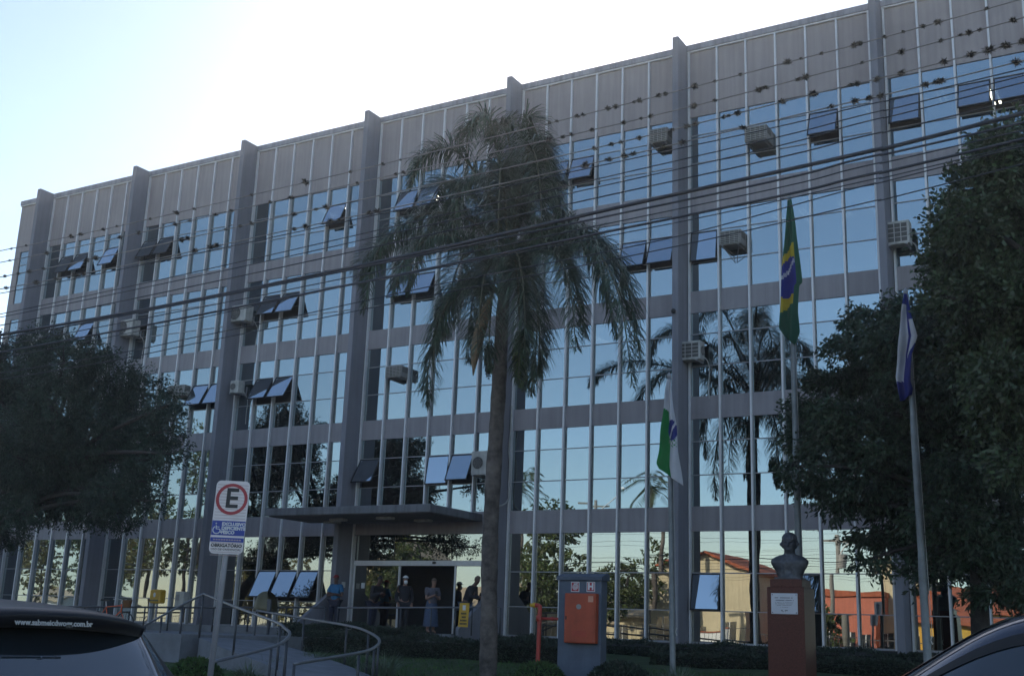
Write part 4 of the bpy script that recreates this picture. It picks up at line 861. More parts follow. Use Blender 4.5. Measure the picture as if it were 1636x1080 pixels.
def bust(c, yaw, H):
    t = thing('bronze_bust', 'dark bronze bust of a suited man on the red granite pedestal', 'statue', c)
    prof = [(0, .23, .15, 0), (.03, .235, .155, 0), (.10, .25, .15, .0), (.20, .29, .155, 0), (.30, .345, .165, 0), (.37, .375, .17, 0), (.43, .375, .165, 0), (.48, .33, .15, -.005), (.52, .275, .14, -.005), (.545, .21, .125, 0), (.565, .15, .112, .01), (.585, .118, .105, .018), (.61, .106, .102, .025), (.635, .104, .11, .03), (.665, .105, .125, .03), (.70, .118, .140, .02), (.74, .128, .148, .015), (.78, .132, .15, .01), (.83, .135, .15, .005), (.88, .132, .145, 0), (.93, .118, .13, -.005), (.965, .09, .10, -.005), (.99, .05, .055, -.005), (1.0, .008, .01, -.005)]
    n = 72; ks = 90; V = []; zs = [p[0] for p in prof]
    def ip(z, q):
        k = max(i for i in range(len(prof)) if prof[i][0] <= z+1e-9); k = min(k, len(prof)-2); f = (z-prof[k][0])/(prof[k+1][0]-prof[k][0]); f = f*f*(3-2*f)*.5+f*.5; return prof[k][q]+(prof[k+1][q]-prof[k][q])*f
    def G(x, z, cx_, cz, sx, sz): return math.exp(-((x-cx_)/sx)**2-((z-cz)/sz)**2)
    for a in range(ks+1):
        z = a/ks; rx, ry, fy = ip(z, 1), ip(z, 2), ip(z, 3)
        for b in range(n):
            g = 2*math.pi*b/n; e = .85 if z < .5 else 1.0; cxx = math.copysign(abs(math.cos(g))**e, math.cos(g)); syy = math.copysign(abs(math.sin(g))**e, math.sin(g))
            x = rx*cxx; y = -ry*syy*1.0; d = 0; front = syy > .15
            if front and z > .6:                      # face
                d += .050*G(x, z, 0, .745, .018, .030)+.030*G(x, z, 0, .775, .012, .03)   # nose
                d += .022*(G(x, z, .045, .812, .03, .012)+G(x, z, -.045, .812, .03, .012)) # brows
                d -= .032*(G(x, z, .045, .785, .02, .014)+G(x, z, -.045, .785, .02, .014)); d += .007*(G(x, z, .045, .784, .009, .006)+G(x, z, -.045, .784, .009, .006))
                d += .016*G(x, z, 0, .705, .032, .007)+.016*G(x, z, 0, .692, .026, .006)-.018*G(x, z, 0, .6985, .034, .004)-.012*G(x, z, 0, .678, .03, .006); d += .024*G(x, z, 0, .658, .034, .014); d += .008*(G(x, z, .07, .75, .025, .02)+G(x, z, -.07, .75, .025, .02))
            if z > .84 or (not front and z > .68): d += .016+.005*math.sin(x*160+z*30)
            if z > .6 and abs(syy) < .28: d += .05*math.exp(-((z-.765)/.04)**2)*math.exp(-((syy+.05)/.16)**2)   # ears
            if front and z < .56:                      # lapels, shirt front and tie
                lv = abs(x)-(.02+.19*(z-.10)) if z > .1 else 1
                d += .026/(1+math.exp(-lv*160))*1.0-.022*math.exp(-(lv/.014)**2)
                if abs(x) < .022+.015*(z < .4)*(.4-z): d += .012
                if z > .47: d += .012*math.exp(-((abs(x)-.07)/.03)**2)
            l = math.hypot(x, y) or 1; sc2 = 1+d/l
            hs = 1.0+.09*max(0, min(1, (z-.56)/.06)); V.append((x*sc2*hs, (y*sc2-fy)*hs, z*.92 if z <= .565 else .5198+(z-.565)*1.104))
    cs, sn = math.cos(yaw), math.sin(yaw); m = MB(); W = [(c[0]+(x*cs-y*sn)*H, c[1]+(x*sn+y*cs)*H, c[2]+z*H) for x, y, z in V]
    fs = [(a*n+b, a*n+(b+1) % n, (a+1)*n+(b+1) % n, (a+1)*n+b) for a in range(ks) for b in range(n)]; fs = [f[::-1] for f in fs]+[tuple(range(n))]; m.add(W, fs); m.build('figure', M['bronze'], t, True)
    m = MB(); m.bbox(c[0]-.27, c[0]+.27, c[1]-.2, c[1]+.2, c[2]-.004, c[2]+.035, .008); m.build('plinth', M['bronze'], t)
bust((cx+.01, BY+dp*.45, bz), rad(8), .93)

# ------------------------------------------------------------------ small things in front of the glass
p = at(252, 953, -2.4); t = thing('yellow_bin', 'yellow box with a white emblem on a thin post by the left windows', 'litter bin', (p.x, -2.4, gz(-2.4)))
m = MB(); m.bbox(p.x-.25, p.x+.25, -2.55, -2.25, p.z-.22, p.z+.24, .04); bx = m.build('bin_body', M['yellow'], t)
m = MB(); m.lathe((p.x, -2.557, p.z+.06), [(.003, -.085), (.05, -.05), (.06, 0), (.05, .05), (.003, .085)], 10, sy=.1); m.build('emblem', M['white'], bx)
m = MB(); m.box(p.x-.2, p.x+.2, -2.556, -2.552, p.z-.15, p.z-.10); m.build('dark_band', M['olive'], bx)
m = MB(); m.tube([(p.x, -2.4, .6), (p.x, -2.4, p.z-.221)], .04, 8); m.build('post', M['alud'], t)
p = at(291, 957, -2.2); t = thing('meter_box', 'grey utility box on a white post left of the parking sign', 'utility box', (p.x, -2.2, gz(-2.2)))
m = MB(); m.bbox(p.x-.2, p.x+.2, -2.35, -2.05, p.z-.25, p.z+.25, .015); bx = m.build('box', M['offwhite'], t); m = MB(); m.box(p.x-.14, p.x+.02, -2.356, -2.352, p.z-.05, p.z+.15); m.build('dial_window', M['ventgrey'], bx)
m = MB(); m.box(p.x-.17, p.x+.17, -2.5, -2.352, p.z-.36, p.z-.27); m.build('lower_box', M['ventgrey'], t)
m = MB(); m.tube([(p.x+.02, -2.2, .6), (p.x+.02, -2.2, p.z-.251)], .035, 8); m.build('post', M['white'], t)
p = at(425, 962, -3.4); t = thing('telephone_hood', 'olive domed public telephone hood in front of the three tilted windows', 'phone booth', (p.x, -3.4, gz(-3.4)))
m = MB(); n = 20; V = []; prof = [(0, .62), (.14, .60), (.25, .53), (.32, .42), (.36, .28), (.385, .12), (.40, 0), (.375, 0), (.36, .12), (.33, .28), (.28, .4), (.2, .5), (.1, .56), (0, .575)]
for r, z in prof:
    for j in range(n): g = math.pi*(-.25+1.5*j/(n-1))-math.pi*.0; V.append((p.x+r*math.cos(g-math.pi*.5+math.pi), p.y+r*math.sin(g-math.pi*.5+math.pi)*.9, p.z-.28+z))
m.add(V, [(i*n+j, i*n+j+1, (i+1)*n+j+1, (i+1)*n+j) for i in range(len(prof)-1) for j in range(n-1)]); m.build('dome', M['olive'], t, True)
m = MB(); m.bbox(p.x-.12, p.x+.12, p.y-.1, p.y+.1, p.z-.25, p.z+.1, .02); m.build('telephone', M['alud'], t); m = MB(); m.tube([(p.x, p.y+.2, .55), (p.x, p.y+.2, p.z+.1)], .045, 8); m.build('post', M['raild'], t)
pa = at(741, 982, -3.0); t = thing('yellow_notice_board', 'yellow hanging notice with a white picture and black lines on the handrail', 'notice', (pa.x, -3.0, pa.z-.33))
m = MB(); m.obox((pa.x, -3.0, pa.z), Vector((.16, .0, .0)), Vector((0, .008, 0)), Vector((.012, 0, .33))); bd = m.build('board', M['yellow'], t)
m = MB(); m.obox((pa.x+.01, -3.011, pa.z+.2), Vector((.05, 0, 0)), Vector((0, .001, 0)), Vector((0, 0, .07))); m.build('picture', M['white'], bd)
m = MB()
for z, s in ((.04, .09), (-.06, .07), (-.15, .11), (-.24, .12)):
    for q in range(5): m.obox((pa.x-s+s*2*q/5+.02, -3.011, pa.z+z), Vector((s/6.5, 0, 0)), Vector((0, .001, 0)), Vector((0, 0, .025)))
m.build('black_line', M['black'], bd)
m = MB(); m.tube([(pa.x-.08, -3.0, pa.z+.33), (pa.x-.05, -2.75, pa.z+.38)], .008, 4); m.tube([(pa.x+.08, -3.0, pa.z+.33), (pa.x+.09, -2.75, pa.z+.38)], .008, 4); m.build('hook', M['black'], t)

# ------------------------------------------------------------------ cars
def car_surface(st, prof):
    """st: stations (x, half width sill, half width belt, half width roof, z sill, z belt, z roof); smooth sampled grid S[u][v]"""
    rings = []
    for (x, ws, wb, wr, zs, zb, zr) in st:
        h = [(0, zs), (ws*.75, zs), (ws*.97, zs+.06), (ws*1.0, zs+(zb-zs)*.35), (ws*1.0+.012, zs+(zb-zs)*.7), (wb, zb), (wb+(wr-wb)*.55, zb+(zr-zb)*.55), (wr, zr-.065 if zr-zb > .12 else zb+(zr-zb)*.8), (wr*.80, zr-.018), (wr*.4, zr-.003), (0, zr)]
        rings.append([Vector((x, y, z)) for y, z in h]+[Vector((x, -y, z)) for y, z in h[-2:0:-1]])
    return rings
def cr4(a, b, c, d, t): return 0.5*((2*b)+(c-a)*t+(2*a-5*b+4*c-d)*t*t+(3*b-a-3*c+d)*t**3)
class Car:
    def __init__(s, st, loc, rz, zs=1.0): s.zs = zs; s.R = car_surface([(a, b, c_, d, e*zs, f*zs, g*zs) for a, b, c_, d, e, f, g in st], None); s.n = len(s.R[0]); s.loc = Vector(loc); s.rot = Matrix.Rotation(rz, 3, 'Z')
    def P(s, u, v, off=0.0):
        def base(u, v):
            k = len(s.R)-1; u = min(max(u, 0), k-1e-6); i = int(u); t = u-i; j = int(math.floor(v)); tv = v-j; col = []
            for q in (-1, 0, 1, 2):
                r = s.R[min(max(i+q, 0), k)]; col.append(cr4(r[(j-1) % s.n], r[j % s.n], r[(j+1) % s.n], r[(j+2) % s.n], tv))
            return cr4(*col, t)
        p = base(u, v)
        if off:
            e = 1e-3; du = base(u+e, v)-base(u-e, v); dv = base(u, v+e)-base(u, v-e); nn = dv.cross(du)
            if nn.length > 1e-9: nn.normalize(); p = p+nn*off*s.sgn
        return s.loc+s.rot@p
    sgn = 1
    def patch(s, name, m, par, u0, u1, v0, v1, off, nu=14, nv=14, thick=.004, fn=None):
        mb = MB(); g = []
        for a in range(nu+1):
            for b in range(nv+1):
                fu, fv = a/nu, b/nv; uu, vv = (fn(fu, fv) if fn else (u0+(u1-u0)*fu, v0+(v1-v0)*fv)); g.append(s.P(uu, vv, off))
        mb.add(g, [(a*(nv+1)+b, a*(nv+1)+b+1, (a+1)*(nv+1)+b+1, (a+1)*(nv+1)+b) for a in range(nu) for b in range(nv)])
        return mb.build(name, m, par, True)
    def body(s, name, m, par, nu=90, nv=80, u0=0, u1=None, v0=0, v1=None):
        mb = MB(); k = len(s.R)-1; g = [s.P(k*a/nu, s.n*b/nv) for a in range(nu+1) for b in range(nv)]
        fs = [(a*nv+b, a*nv+(b+1) % nv, (a+1)*nv+(b+1) % nv, (a+1)*nv+b) for a in range(nu) for b in range(nv)]+[tuple(range(nv)), tuple(range(nu*nv+nv-1, nu*nv-1, -1))]
        mb.add(g, fs); return mb.build(name, m, par, True)
    def W(s, x, y, z): return s.loc+s.rot@Vector((x, y, z*s.zs))
    def wheel(s, x, y, r, par):
        c = s.W(x, y, r/s.zs); ax = s.rot@Vector((0, 1 if y > 0 else -1, 0)); fx = s.rot@Vector((1, 0, 0)); mb = MB(); n = 26
        def ringy(prof, mbx):
            V = [c+ax*d+fx*q*math.cos(2*math.pi*i/n)+Vector((0, 0, 1))*q*math.sin(2*math.pi*i/n) for q, d in prof for i in range(n)]
            mbx.add(V, [(k*n+i, k*n+(i+1) % n, (k+1)*n+(i+1) % n, (k+1)*n+i) for k in range(len(prof)-1) for i in range(n)]+[tuple(range(n)), tuple(range((len(prof)-1)*n, len(prof)*n))])
        ringy([(r*.62, -.10), (r*.95, -.10), (r, -.06), (r, .06), (r*.95, .095), (r*.66, .10)], mb); w_ = mb.build('wheel', M['rubber'], par, True)
        mb = MB(); ringy([(r*.64, .085), (r*.60, .095), (r*.5, .07), (r*.16, .075), (r*.12, .09), (.01, .09)], mb); mb.build('rim', M['rim'], w_, True)
HATCH = [(0, .70, .72, .60, .38, .62, .70), (.04, .80, .78, .64, .24, .80, .90), (.16, .86, .87, .72, .22, .92, 1.06), (.34, .87, .87, .67, .22, .97, 1.30), (.46, .87, .87, .645, .21, .97, 1.405), (.75, .86, .84, .62, .20, .96, 1.45), (1.35, .85, .81, .59, .20, .95, 1.475), (1.95, .84, .80, .56, .20, .94, 1.455), (2.25, .84, .79, .54, .20, .94, 1.40), (2.65, .84, .78, .56, .20, .95, 1.20), (3.0, .84, .76, .62, .20, .94, 1.00), (3.45, .82, .74, .58, .21, .86, .91), (3.8, .76, .66, .5, .24, .72, .78), (3.92, .6, .5, .4, .34, .56, .62)]
# left: dark hatchback seen from behind
crot = rad(180-5)
lc = Vector((7.86, -27.53, 0)); 
t = thing('parked_car', 'dark grey hatchback seen from behind with a web address on its rear spoiler', 'car', lc)
c = Car(HATCH, lc, crot, .98); body = c.body('body', M['cargrey'], t)
NV = c.n
def rear_glass(fu, fv):
    v = 7.05+(NV-14.1)*fv; e = abs(fv-.5)*2; return 2.05+fu*(1.62-.30*e**3)+.10*e**4, v
rg = c.patch('rear_window', M['carglass'], t, 0, 0, 0, 0, .006, 20, 40, fn=rear_glass)
c.patch('rear_pillar_trim', M['carblack'], t, 1.9, 4.15, 6.1, 7.06, .003, 20, 10); c.patch('rear_pillar_trim', M['carblack'], t, 1.9, 4.15, NV-7.06, NV-6.1, .003, 20, 10)
# spoiler over the window
V = []; nb = 30
for b in range(nb+1):
    f = b/nb*2-1; y = f*.60; zt = 1.412-.055*abs(f)**2.6; xr_ = .20+.13*abs(f)**3
    for (dx, dz) in ((.30, .028), (.10, .012), (0, -.012), (-.005, -.03), (.02, -.082), (.13, -.085), (.32, .01)): V.append(c.W(xr_+dx, y, zt+dz*(1-.25*abs(f)**4)))
m = MB(); k = 7; m.add(V, [(b*k+i, b*k+(i+1) % k, (b+1)*k+(i+1) % k, (b+1)*k+i) for b in range(nb) for i in range(k)]+[tuple(range(k)), tuple(range(nb*k, nb*k+k))]); sp = m.build('spoiler', M['carblack'], t, True)
exl = (c.rot@Vector((0, -1, 0))); tx = c.W(.203, .06, 1.352); upv = (c.rot@Vector((.22, 0, 1))).normalized()
lettering('www.sabmeicdwogg.com.br', .036, c.W(.198, .01, 1.352), exl, upv, M['offwhite'], sp, bold=.0012)
m = MB(); m.obox(c.W(.213, .0, 1.383), (c.rot@Vector((0, .2, 0))), (c.rot@Vector((.006, 0, 0))), Vector((0, 0, .007))); m.build('brake_lamp', M['taillight'], sp)
for sd_ in (-1, 1):
    a, b = (5.25, 6.6) if sd_ > 0 else (NV-6.6, NV-5.25)
    c.patch('side_window', M['carglass'], t, 4.3, 7.0, a, b, .004, 20, 8); c.patch('side_window', M['carglass'], t, 7.15, 8.9, a, b, .004, 16, 8)
    m = MB(); m.obox(c.W(.07, sd_*.68, .82), c.rot@Vector((.04, 0, 0)), c.rot@Vector((0, .09, 0)), Vector((0, 0, .12))); m.build('tail_light', M['taillight'], t)
    for x in (.72, 3.15): c.wheel(x, sd_*.76, .30, t)
m = MB(); m.obox(c.W(-.01, 0, .55), c.rot@Vector((.01, 0, 0)), c.rot@Vector((0, .25, 0)), Vector((0, 0, .06))); m.build('number_plate', M['plaque'], t)
# right: dark blue car passing close by
rc = Vector((13.95, -26.55, 0)); t = thing('passing_car', 'dark blue car showing only its sloping windscreen pillar and roof edge', 'car', rc)
SED = [(x, a, b, d, e, f, g+(.06 if g > 1.2 else .02)) for x, a, b, d, e, f, g in HATCH]
c2 = Car(SED, rc, rad(180)); c2.body('body', M['carblue'], t)
for sd_ in (-1, 1):
    a, b = (5.2, 6.62) if sd_ > 0 else (NV-6.62, NV-5.2)
    c2.patch('side_window', M['carglass'], t, 4.3, 6.9, a, b, .005, 20, 8); c2.patch('side_window', M['carglass'], t, 7.0, 9.2, a, b, .005, 20, 8)
    a, b = (6.62, 6.85) if sd_ > 0 else (NV-6.85, NV-6.62)
    c2.patch('window_seal', M['rubber'], t, 4.3, 9.3, a, b, .009, 30, 4)
    a, b = (7.35, 7.45) if sd_ > 0 else (NV-7.45, NV-7.35)
    c2.patch('roof_gutter', M['rubber'], t, 4.3, 10.0, a, b, .006, 30, 3)
    rl = [c2.W(x, sd_*.47, z) for x, z in ((.62, 1.475), (.8, 1.545), (1.4, 1.57), (1.9, 1.55), (2.02, 1.5))]; m = MB(); m.tube(bez(rl, 16), .014, 6); m.build('roof_rail', M['black'], t, True)
    m = MB(); m.lathe(c2.W(2.5, sd_*.93, 1.02), [(.01, -.07), (.09, -.06), (.11, 0), (.09, .06), (.01, .08)], 12, sx=.6); m.build('wing_mirror', M['carblue'], t, True)
    for x in (.72, 3.15): c2.wheel(x, sd_*.76, .30, t)
c2.patch('windscreen', M['carglass'], t, 7.9, 9.75, 8.0, NV-8.0, .005, 18, 24)
c2.patch('rear_window', M['carglass'], t, 2.1, 3.6, 7.2, NV-7.2, .005, 14, 20)

# ------------------------------------------------------------------ orange bicycle behind the black car
def bike(c0, a, label):
    t = thing('bicycle', label, 'bicycle', c0); ex = Vector((math.cos(a), math.sin(a), 0)); sx = Vector((-ex.y, ex.x, 0)); O = Vector(c0)
    def q(u, z, s=0): return O+ex*u+sx*s+Vector((0, 0, z))
    hub_r, hub_f, bb, st, hd = q(-.52, .33), q(.54, .33), q(-.08, .28), q(-.22, .80), q(.36, .86)
    m = MB()
    for p, r_, rr in ((bb, st, .017), (st, hd, .016), (bb, hd-Vector((0, 0, .16)), .019), (hd+Vector((0, 0, .05)), hd-Vector((0, 0, .2)), .02), (bb, hub_r, .012), (st, hub_r, .011)): m.tube([p, r_], rr, 8)
    m.build('frame', M['orange'], t, True)
    m = MB(); m.tube([hd-Vector((0, 0, .2)), q(.46, .5), hub_f], .014, 6); m.build('fork', M['orange'], t, True)
    for h in (hub_r, hub_f):
        m = MB(); k = 28; m.tube([h+ex*.32*math.cos(i*2*math.pi/k)+Vector((0, 0, .32*math.sin(i*2*math.pi/k))) for i in range(k+1)], .017, 6, cap=False); w_ = m.build('wheel', M['rubber'], t, True)
        m = MB()
        for i in range(14): m.tube([h, h+ex*.31*math.cos(i*math.pi/7)+Vector((0, 0, .31*math.sin(i*math.pi/7)))], .0025, 3)
        m.tube([h-sx*.04, h+sx*.04], .02, 6); m.build('spokes', M['alu'], w_)
    m = MB(); m.tube([st, q(-.25, .97)], .013, 6); m.build('seat_post', M['alu'], t)
    m = MB(); m.add([q(-.40, .98, -.09), q(-.40, .98, .09), q(-.25, 1.0, .07), q(-.08, .99, .02), q(-.08, .99, -.02), q(-.25, 1.0, -.07), q(-.38, 1.04, -.08), q(-.38, 1.04, .08), q(-.25, 1.03, .06), q(-.08, 1.015, .018), q(-.08, 1.015, -.018), q(-.25, 1.03, -.06)], [(0, 1, 2, 3, 4, 5), (11, 10, 9, 8, 7, 6)]+[(i, (i+1) % 6, 6+(i+1) % 6, 6+i) for i in range(6)]); m.build('saddle', M['black'], t)
    m = MB(); m.tube([hd, q(.33, .98), q(.40, 1.02)], .013, 6); m.tube(bez([q(.24, 1.04, -.30), q(.36, 1.05, -.2), q(.40, 1.02, 0), q(.36, 1.05, .2), q(.24, 1.04, .30)], 14), .013, 6); m.build('handlebar', M['alu'], t, True)
    m = MB(); m.lathe(q(.56, .80), [(.11, 0), (.15, .22), (.16, .23), (.14, .22), (.10, .02)], 14); m.build('basket', M['basket'], t)
    m = MB(); m.tube([bb+sx*.06, bb-sx*.06], .03, 8); m.tube([bb+sx*.07, bb+sx*.07-Vector((.0, 0, .17))], .01, 5); m.tube([bb-sx*.07, bb-sx*.07+Vector((0, 0, .17))], .01, 5); m.build('crank', M['alud'], t)
bp_ = at(177, 985, -5.0); bike((bp_.x, -5.0, at(160, 957, -5.0).z-1.03), rad(12), 'orange bicycle with a wicker basket leaning by the rail behind the black car')

# ------------------------------------------------------------------ people waiting at the entrance
def person(label, x, y, z0, h, face, arms, shirt, sleeves, legs, skinm, hair, hat=None, mask=False, lean=0.0, skirt=None, legpose=0.0, hood=None, phone=True):
    """face: heading of the gaze; arms: elbow / wrist offsets per side in units of height"""
    t = thing('person', label, 'person', (x, y, z0)); f = Vector((math.cos(face), math.sin(face), 0)); r = Vector((f.y, -f.x, 0)); O = Vector((x, y, z0))
    def q(a, b, c): # right, forward, up in parts of the body height; lean tilts above the hips
        if c > .5: b += (c-.5)*math.tan(lean)
        return O+(r*a+f*b)*h+Vector((0, 0, c*h))
    V = []; E = []; Rr = []
    def v(p, rr): V.append(p); Rr.append(rr*h); return len(V)-1
    def e(a, b): E.append((a, b))
    pel = v(q(0, 0, .52), .085); wst = v(q(0, .005, .60), .078); chs = v(q(0, .0, .72), .088); nb_ = v(q(0, 0, .81), .055); nk = v(q(0, .012, .845), .033); jw = v(q(0, .028, .885), .040); hd = v(q(0, .022, .935), .050); tp_ = v(q(0, .012, .975), .036)
    for a, b in ((pel, wst), (wst, chs), (chs, nb_), (nb_, nk), (nk, jw), (jw, hd), (hd, tp_)): e(a, b)
    A = {}
    for s in (-1, 1):
        sh = v(q(s*.105, 0, .79), .040); (ea, eb, ec), (wa, wb, wc) = arms[0 if s < 0 else 1]; el = v(q(s*ea, eb, ec), .028); wr = v(q(s*wa, wb, wc), .019); dirw = (V[wr]-V[el]).normalized()
        pm = v(V[wr]+dirw*.035*h, .019); e(chs, sh); e(sh, el); e(el, wr); e(wr, pm); A[s] = (sh, el, wr, pm, dirw)
        side = dirw.cross(Vector((0, 0, 1))); side = side.normalized() if side.length > .1 else r; nrm = side.cross(dirw)
        for kf in range(4):
            b0_ = V[pm]+side*(kf-1.5)*.0115*h; L_ = (.042, .048, .045, .036)[kf]*h; f1 = v(b0_+dirw*L_*.45+side*(kf-1.5)*.003*h, .0052); f2 = v(b0_+dirw*L_*.85-nrm*.012*h, .0046); e(pm, f1); e(f1, f2)
        th = v(V[wr]+dirw*.02*h+side*(-s)*.022*h, .006); th2 = v(V[th]+dirw*.025*h+side*(-s)*.006*h, .005); e(wr, th); e(th, th2)
    LG = {}
    for s in (-1, 1):
        hp_ = v(q(s*.05, 0, .49), .062); kn = v(q(s*.056, .015+legpose*(1 if s > 0 else -.5), .28), .040); an = v(q(s*.058, -.01+legpose*(.6 if s > 0 else -1), .045), .026); to = v(q(s*.066, .085+legpose*(.6 if s > 0 else -1), .018), .022); e(pel, hp_); e(hp_, kn); e(kn, an); e(an, to); LG[s] = (hp_, kn, an, to)
    skin_obj('body', V, E, Rr, M[skinm], t, 2, 0)
    def sub(name, ids, es, grow, mm, scale=None):
        idx = {i: k for k, i in enumerate(ids)}; skin_obj(name, [V[i] for i in ids], [(idx[a], idx[b]) for a, b in es], [Rr[i]*(1.0)+grow*h for i in ids], M[mm], t, 2, 0)
    ids = [pel, wst, chs, nb_]; es = [(pel, wst), (wst, chs), (chs, nb_)]
    for s in (-1, 1):
        sh, el, wr, pm, dw = A[s]
        if sleeves == 'long': V.append(V[wr]-dw*.01*h); Rr.append(.021*h); k = len(V)-1; ids += [sh, el, k]; es += [(chs, sh), (sh, el), (el, k)]
        else: V.append(V[sh]+(V[el]-V[sh])*.72); Rr.append(.029*h); k = len(V)-1; ids += [sh, k]; es += [(chs, sh), (sh, k)]
    sub('jacket' if sleeves == 'long' else 'shirt', ids, es, .013, shirt)
    if skirt:
        m = MB(); n = 20; V2 = []
        for c_, rr_ in ((.60, .088), (.52, .112), (.40, .128), (.25, .142), (.12, .155)):
            for j in range(n): g = 2*math.pi*j/n; w_ = 1+.05*math.sin(g*6)*(.62-c_)*2.2; V2.append(O+(r*math.cos(g)*rr_*w_+f*math.sin(g)*rr_*.8*w_)*h+Vector((0, 0, c_*h)))
        m.add(V2, [(a*n+j, a*n+(j+1) % n, (a+1)*n+(j+1) % n, (a+1)*n+j) for a in range(4) for j in range(n)]); m.build('skirt', M[skirt], t, True)
    else:
        ids = [pel]; es = []
        for s in (-1, 1): hp_, kn, an, to = LG[s]; ids += [hp_, kn, an]; es += [(pel, hp_), (hp_, kn), (kn, an)]
        sub('trousers', ids, es, .010, legs)
    for s in (-1, 1): hp_, kn, an, to = LG[s]; skin_obj('shoe', [V[an]-Vector((0, 0, .015*h)), (V[an]+V[to])/2-Vector((0, 0, .008*h)), V[to]], [(0, 1), (1, 2)], [.026*h, .028*h, .024*h], M['shoe'], t, 1)
    # head details
    H = V[hd]; up = Vector((0, 0, 1)); n = 14
    def cap(name, mm, k0, k1, sc, back=0.0, drop=0.0):
        m = MB(); V2 = []; K = 7
        for a in range(K+1):
            ph = k0+(k1-k0)*a/K
            for j in range(n): g = 2*math.pi*j/n; dr_ = drop*max(0, -math.sin(g)); V2.append(H+up*(.012*h)+(r*math.cos(g)*math.cos(ph)*.049+f*(math.sin(g)*math.cos(ph)*.056-back)+up*(math.sin(ph)*.056-dr_*(1-a/K)))*sc*h)
        m.add(V2, [(a*n+j, a*n+(j+1) % n, (a+1)*n+(j+1) % n, (a+1)*n+j) for a in range(K) for j in range(n)]+[tuple(range(K*n, K*n+n))]); return m.build(name, M[mm], t, True)
    if hair: cap('hair', hair, rad(2), rad(86), 1.06, .006, .035)
    if hat:
        hm, brim = hat; cp = cap('hat', hm, rad(14), rad(80), 1.16)
        m = MB(); Z = H+up*.026*h
        if brim == 'round': m.add([Z+(r*math.cos(2*math.pi*j/n)+f*math.sin(2*math.pi*j/n))*rr_*h+up*dz for rr_, dz in ((.055, .004), (.088, -.004), (.088, -.008), (.055, 0)) for j in range(n)], [(a*n+j, a*n+(j+1) % n, (a+1)*n+(j+1) % n, (a+1)*n+j) for a in range(3) for j in range(n)])
        else: m.prism([Z+f*.048*h-r*.042*h, Z+f*.095*h-r*.034*h-up*.012*h, Z+f*.108*h-up*.014*h, Z+f*.095*h+r*.034*h-up*.012*h, Z+f*.048*h+r*.042*h], up*.005*h)
        m.build('hat_brim', M[hm] if brim != 'round' else M['black'], cp)
    m = MB(); m.add([V[jw]+f*.036*h+up*.035*h-r*.008*h, V[jw]+f*.036*h+up*.035*h+r*.008*h, V[jw]+f*.056*h+up*.018*h, V[jw]+f*.036*h+up*.055*h], [(0, 1, 2), (0, 2, 3), (1, 3, 2), (0, 3, 1)]); m.build('nose', M[skinm], t, True)
    m = MB()
    for s in (-1, 1): m.obox(H+f*.046*h+r*s*.018*h+up*-.006*h, r*.006*h, f*.003*h, up*.003*h)
    m.build('eyes', M['black'], t)
    m = MB(); m.obox(V[jw]+f*.041*h-up*.002*h, r*.012*h, f*.002*h, up*.0022*h); m.build('mouth', M['redcap'], t)
    if mask: m = MB(); m.lathe(V[jw]+f*.022*h+up*.008*h, [(.004, -.045*h), (.030*h, -.03*h), (.036*h, 0), (.032*h, .022*h), (.006, .032*h)], 12); m.build('face_mask', M['white'], t, True)
    if phone:
        s = 1; m = MB(); p = V[A[s][3]]+A[s][4]*.03*h; m.obox(p+up*.02*h, r*.022*h, f*.004*h, up*.042*h); m.build('phone', M['black'], t)
    return t
PZ = 1.305
hold = [((.135, .03, .62), (.03, .15, .66)), ((.135, .03, .62), (.05, .16, .68))]
ph1 = at(535, 950, -1.35)
person('man in a red cap and blue shirt with folded arms beside the doors', at(536, 950, -1.3).x, -1.3, PZ, 1.70, rad(-72), [((.15, .04, .62), (-.02, .13, .655)), ((.15, .04, .62), (-.03, .15, .64))], 'shirtblue', 'short', 'trousers', 'skind', 'hair', ('redcap', 'cap'), phone=False)
person('person in dark clothes and a cap, bending over a phone left of the doorway', at(596, 950, -1.2).x, -1.2, PZ, 1.68, rad(-12), [((.13, .06, .63), (.04, .20, .66)), ((.13, .06, .63), (.05, .22, .68))], 'jacket', 'long', 'trousers', 'skind', 'hair', ('black', 'cap'), lean=rad(20), legpose=.03)
person('person in black with a white hat and white mask in the doorway', at(646, 950, -1.5).x, -1.5, PZ, 1.68, rad(-38), [((.15, -.01, .62), (.13, .06, .50)), ((.15, -.01, .62), (.13, .05, .50))], 'jacket', 'long', 'jacket', 'skin', 'hair', ('white', 'round'), mask=True, phone=False)
person('woman in a grey top and long blue skirt looking at a phone', at(690, 955, -1.4).x, -1.4, PZ, 1.62, rad(-32), hold, 'teegrey', 'short', 'denim', 'skin', 'hairb', None, skirt='denim', lean=rad(6))
person('man in a dark jacket and jeans leaning on the sloping wall by the palm', at(744, 955, -1.6).x, -1.6, PZ, 1.70, rad(8), [((.13, .08, .63), (.06, .22, .62)), ((.13, .08, .63), (.06, .24, .64))], 'jacket', 'long', 'denim', 'skind', 'hairb', None, lean=rad(24), legpose=.05)

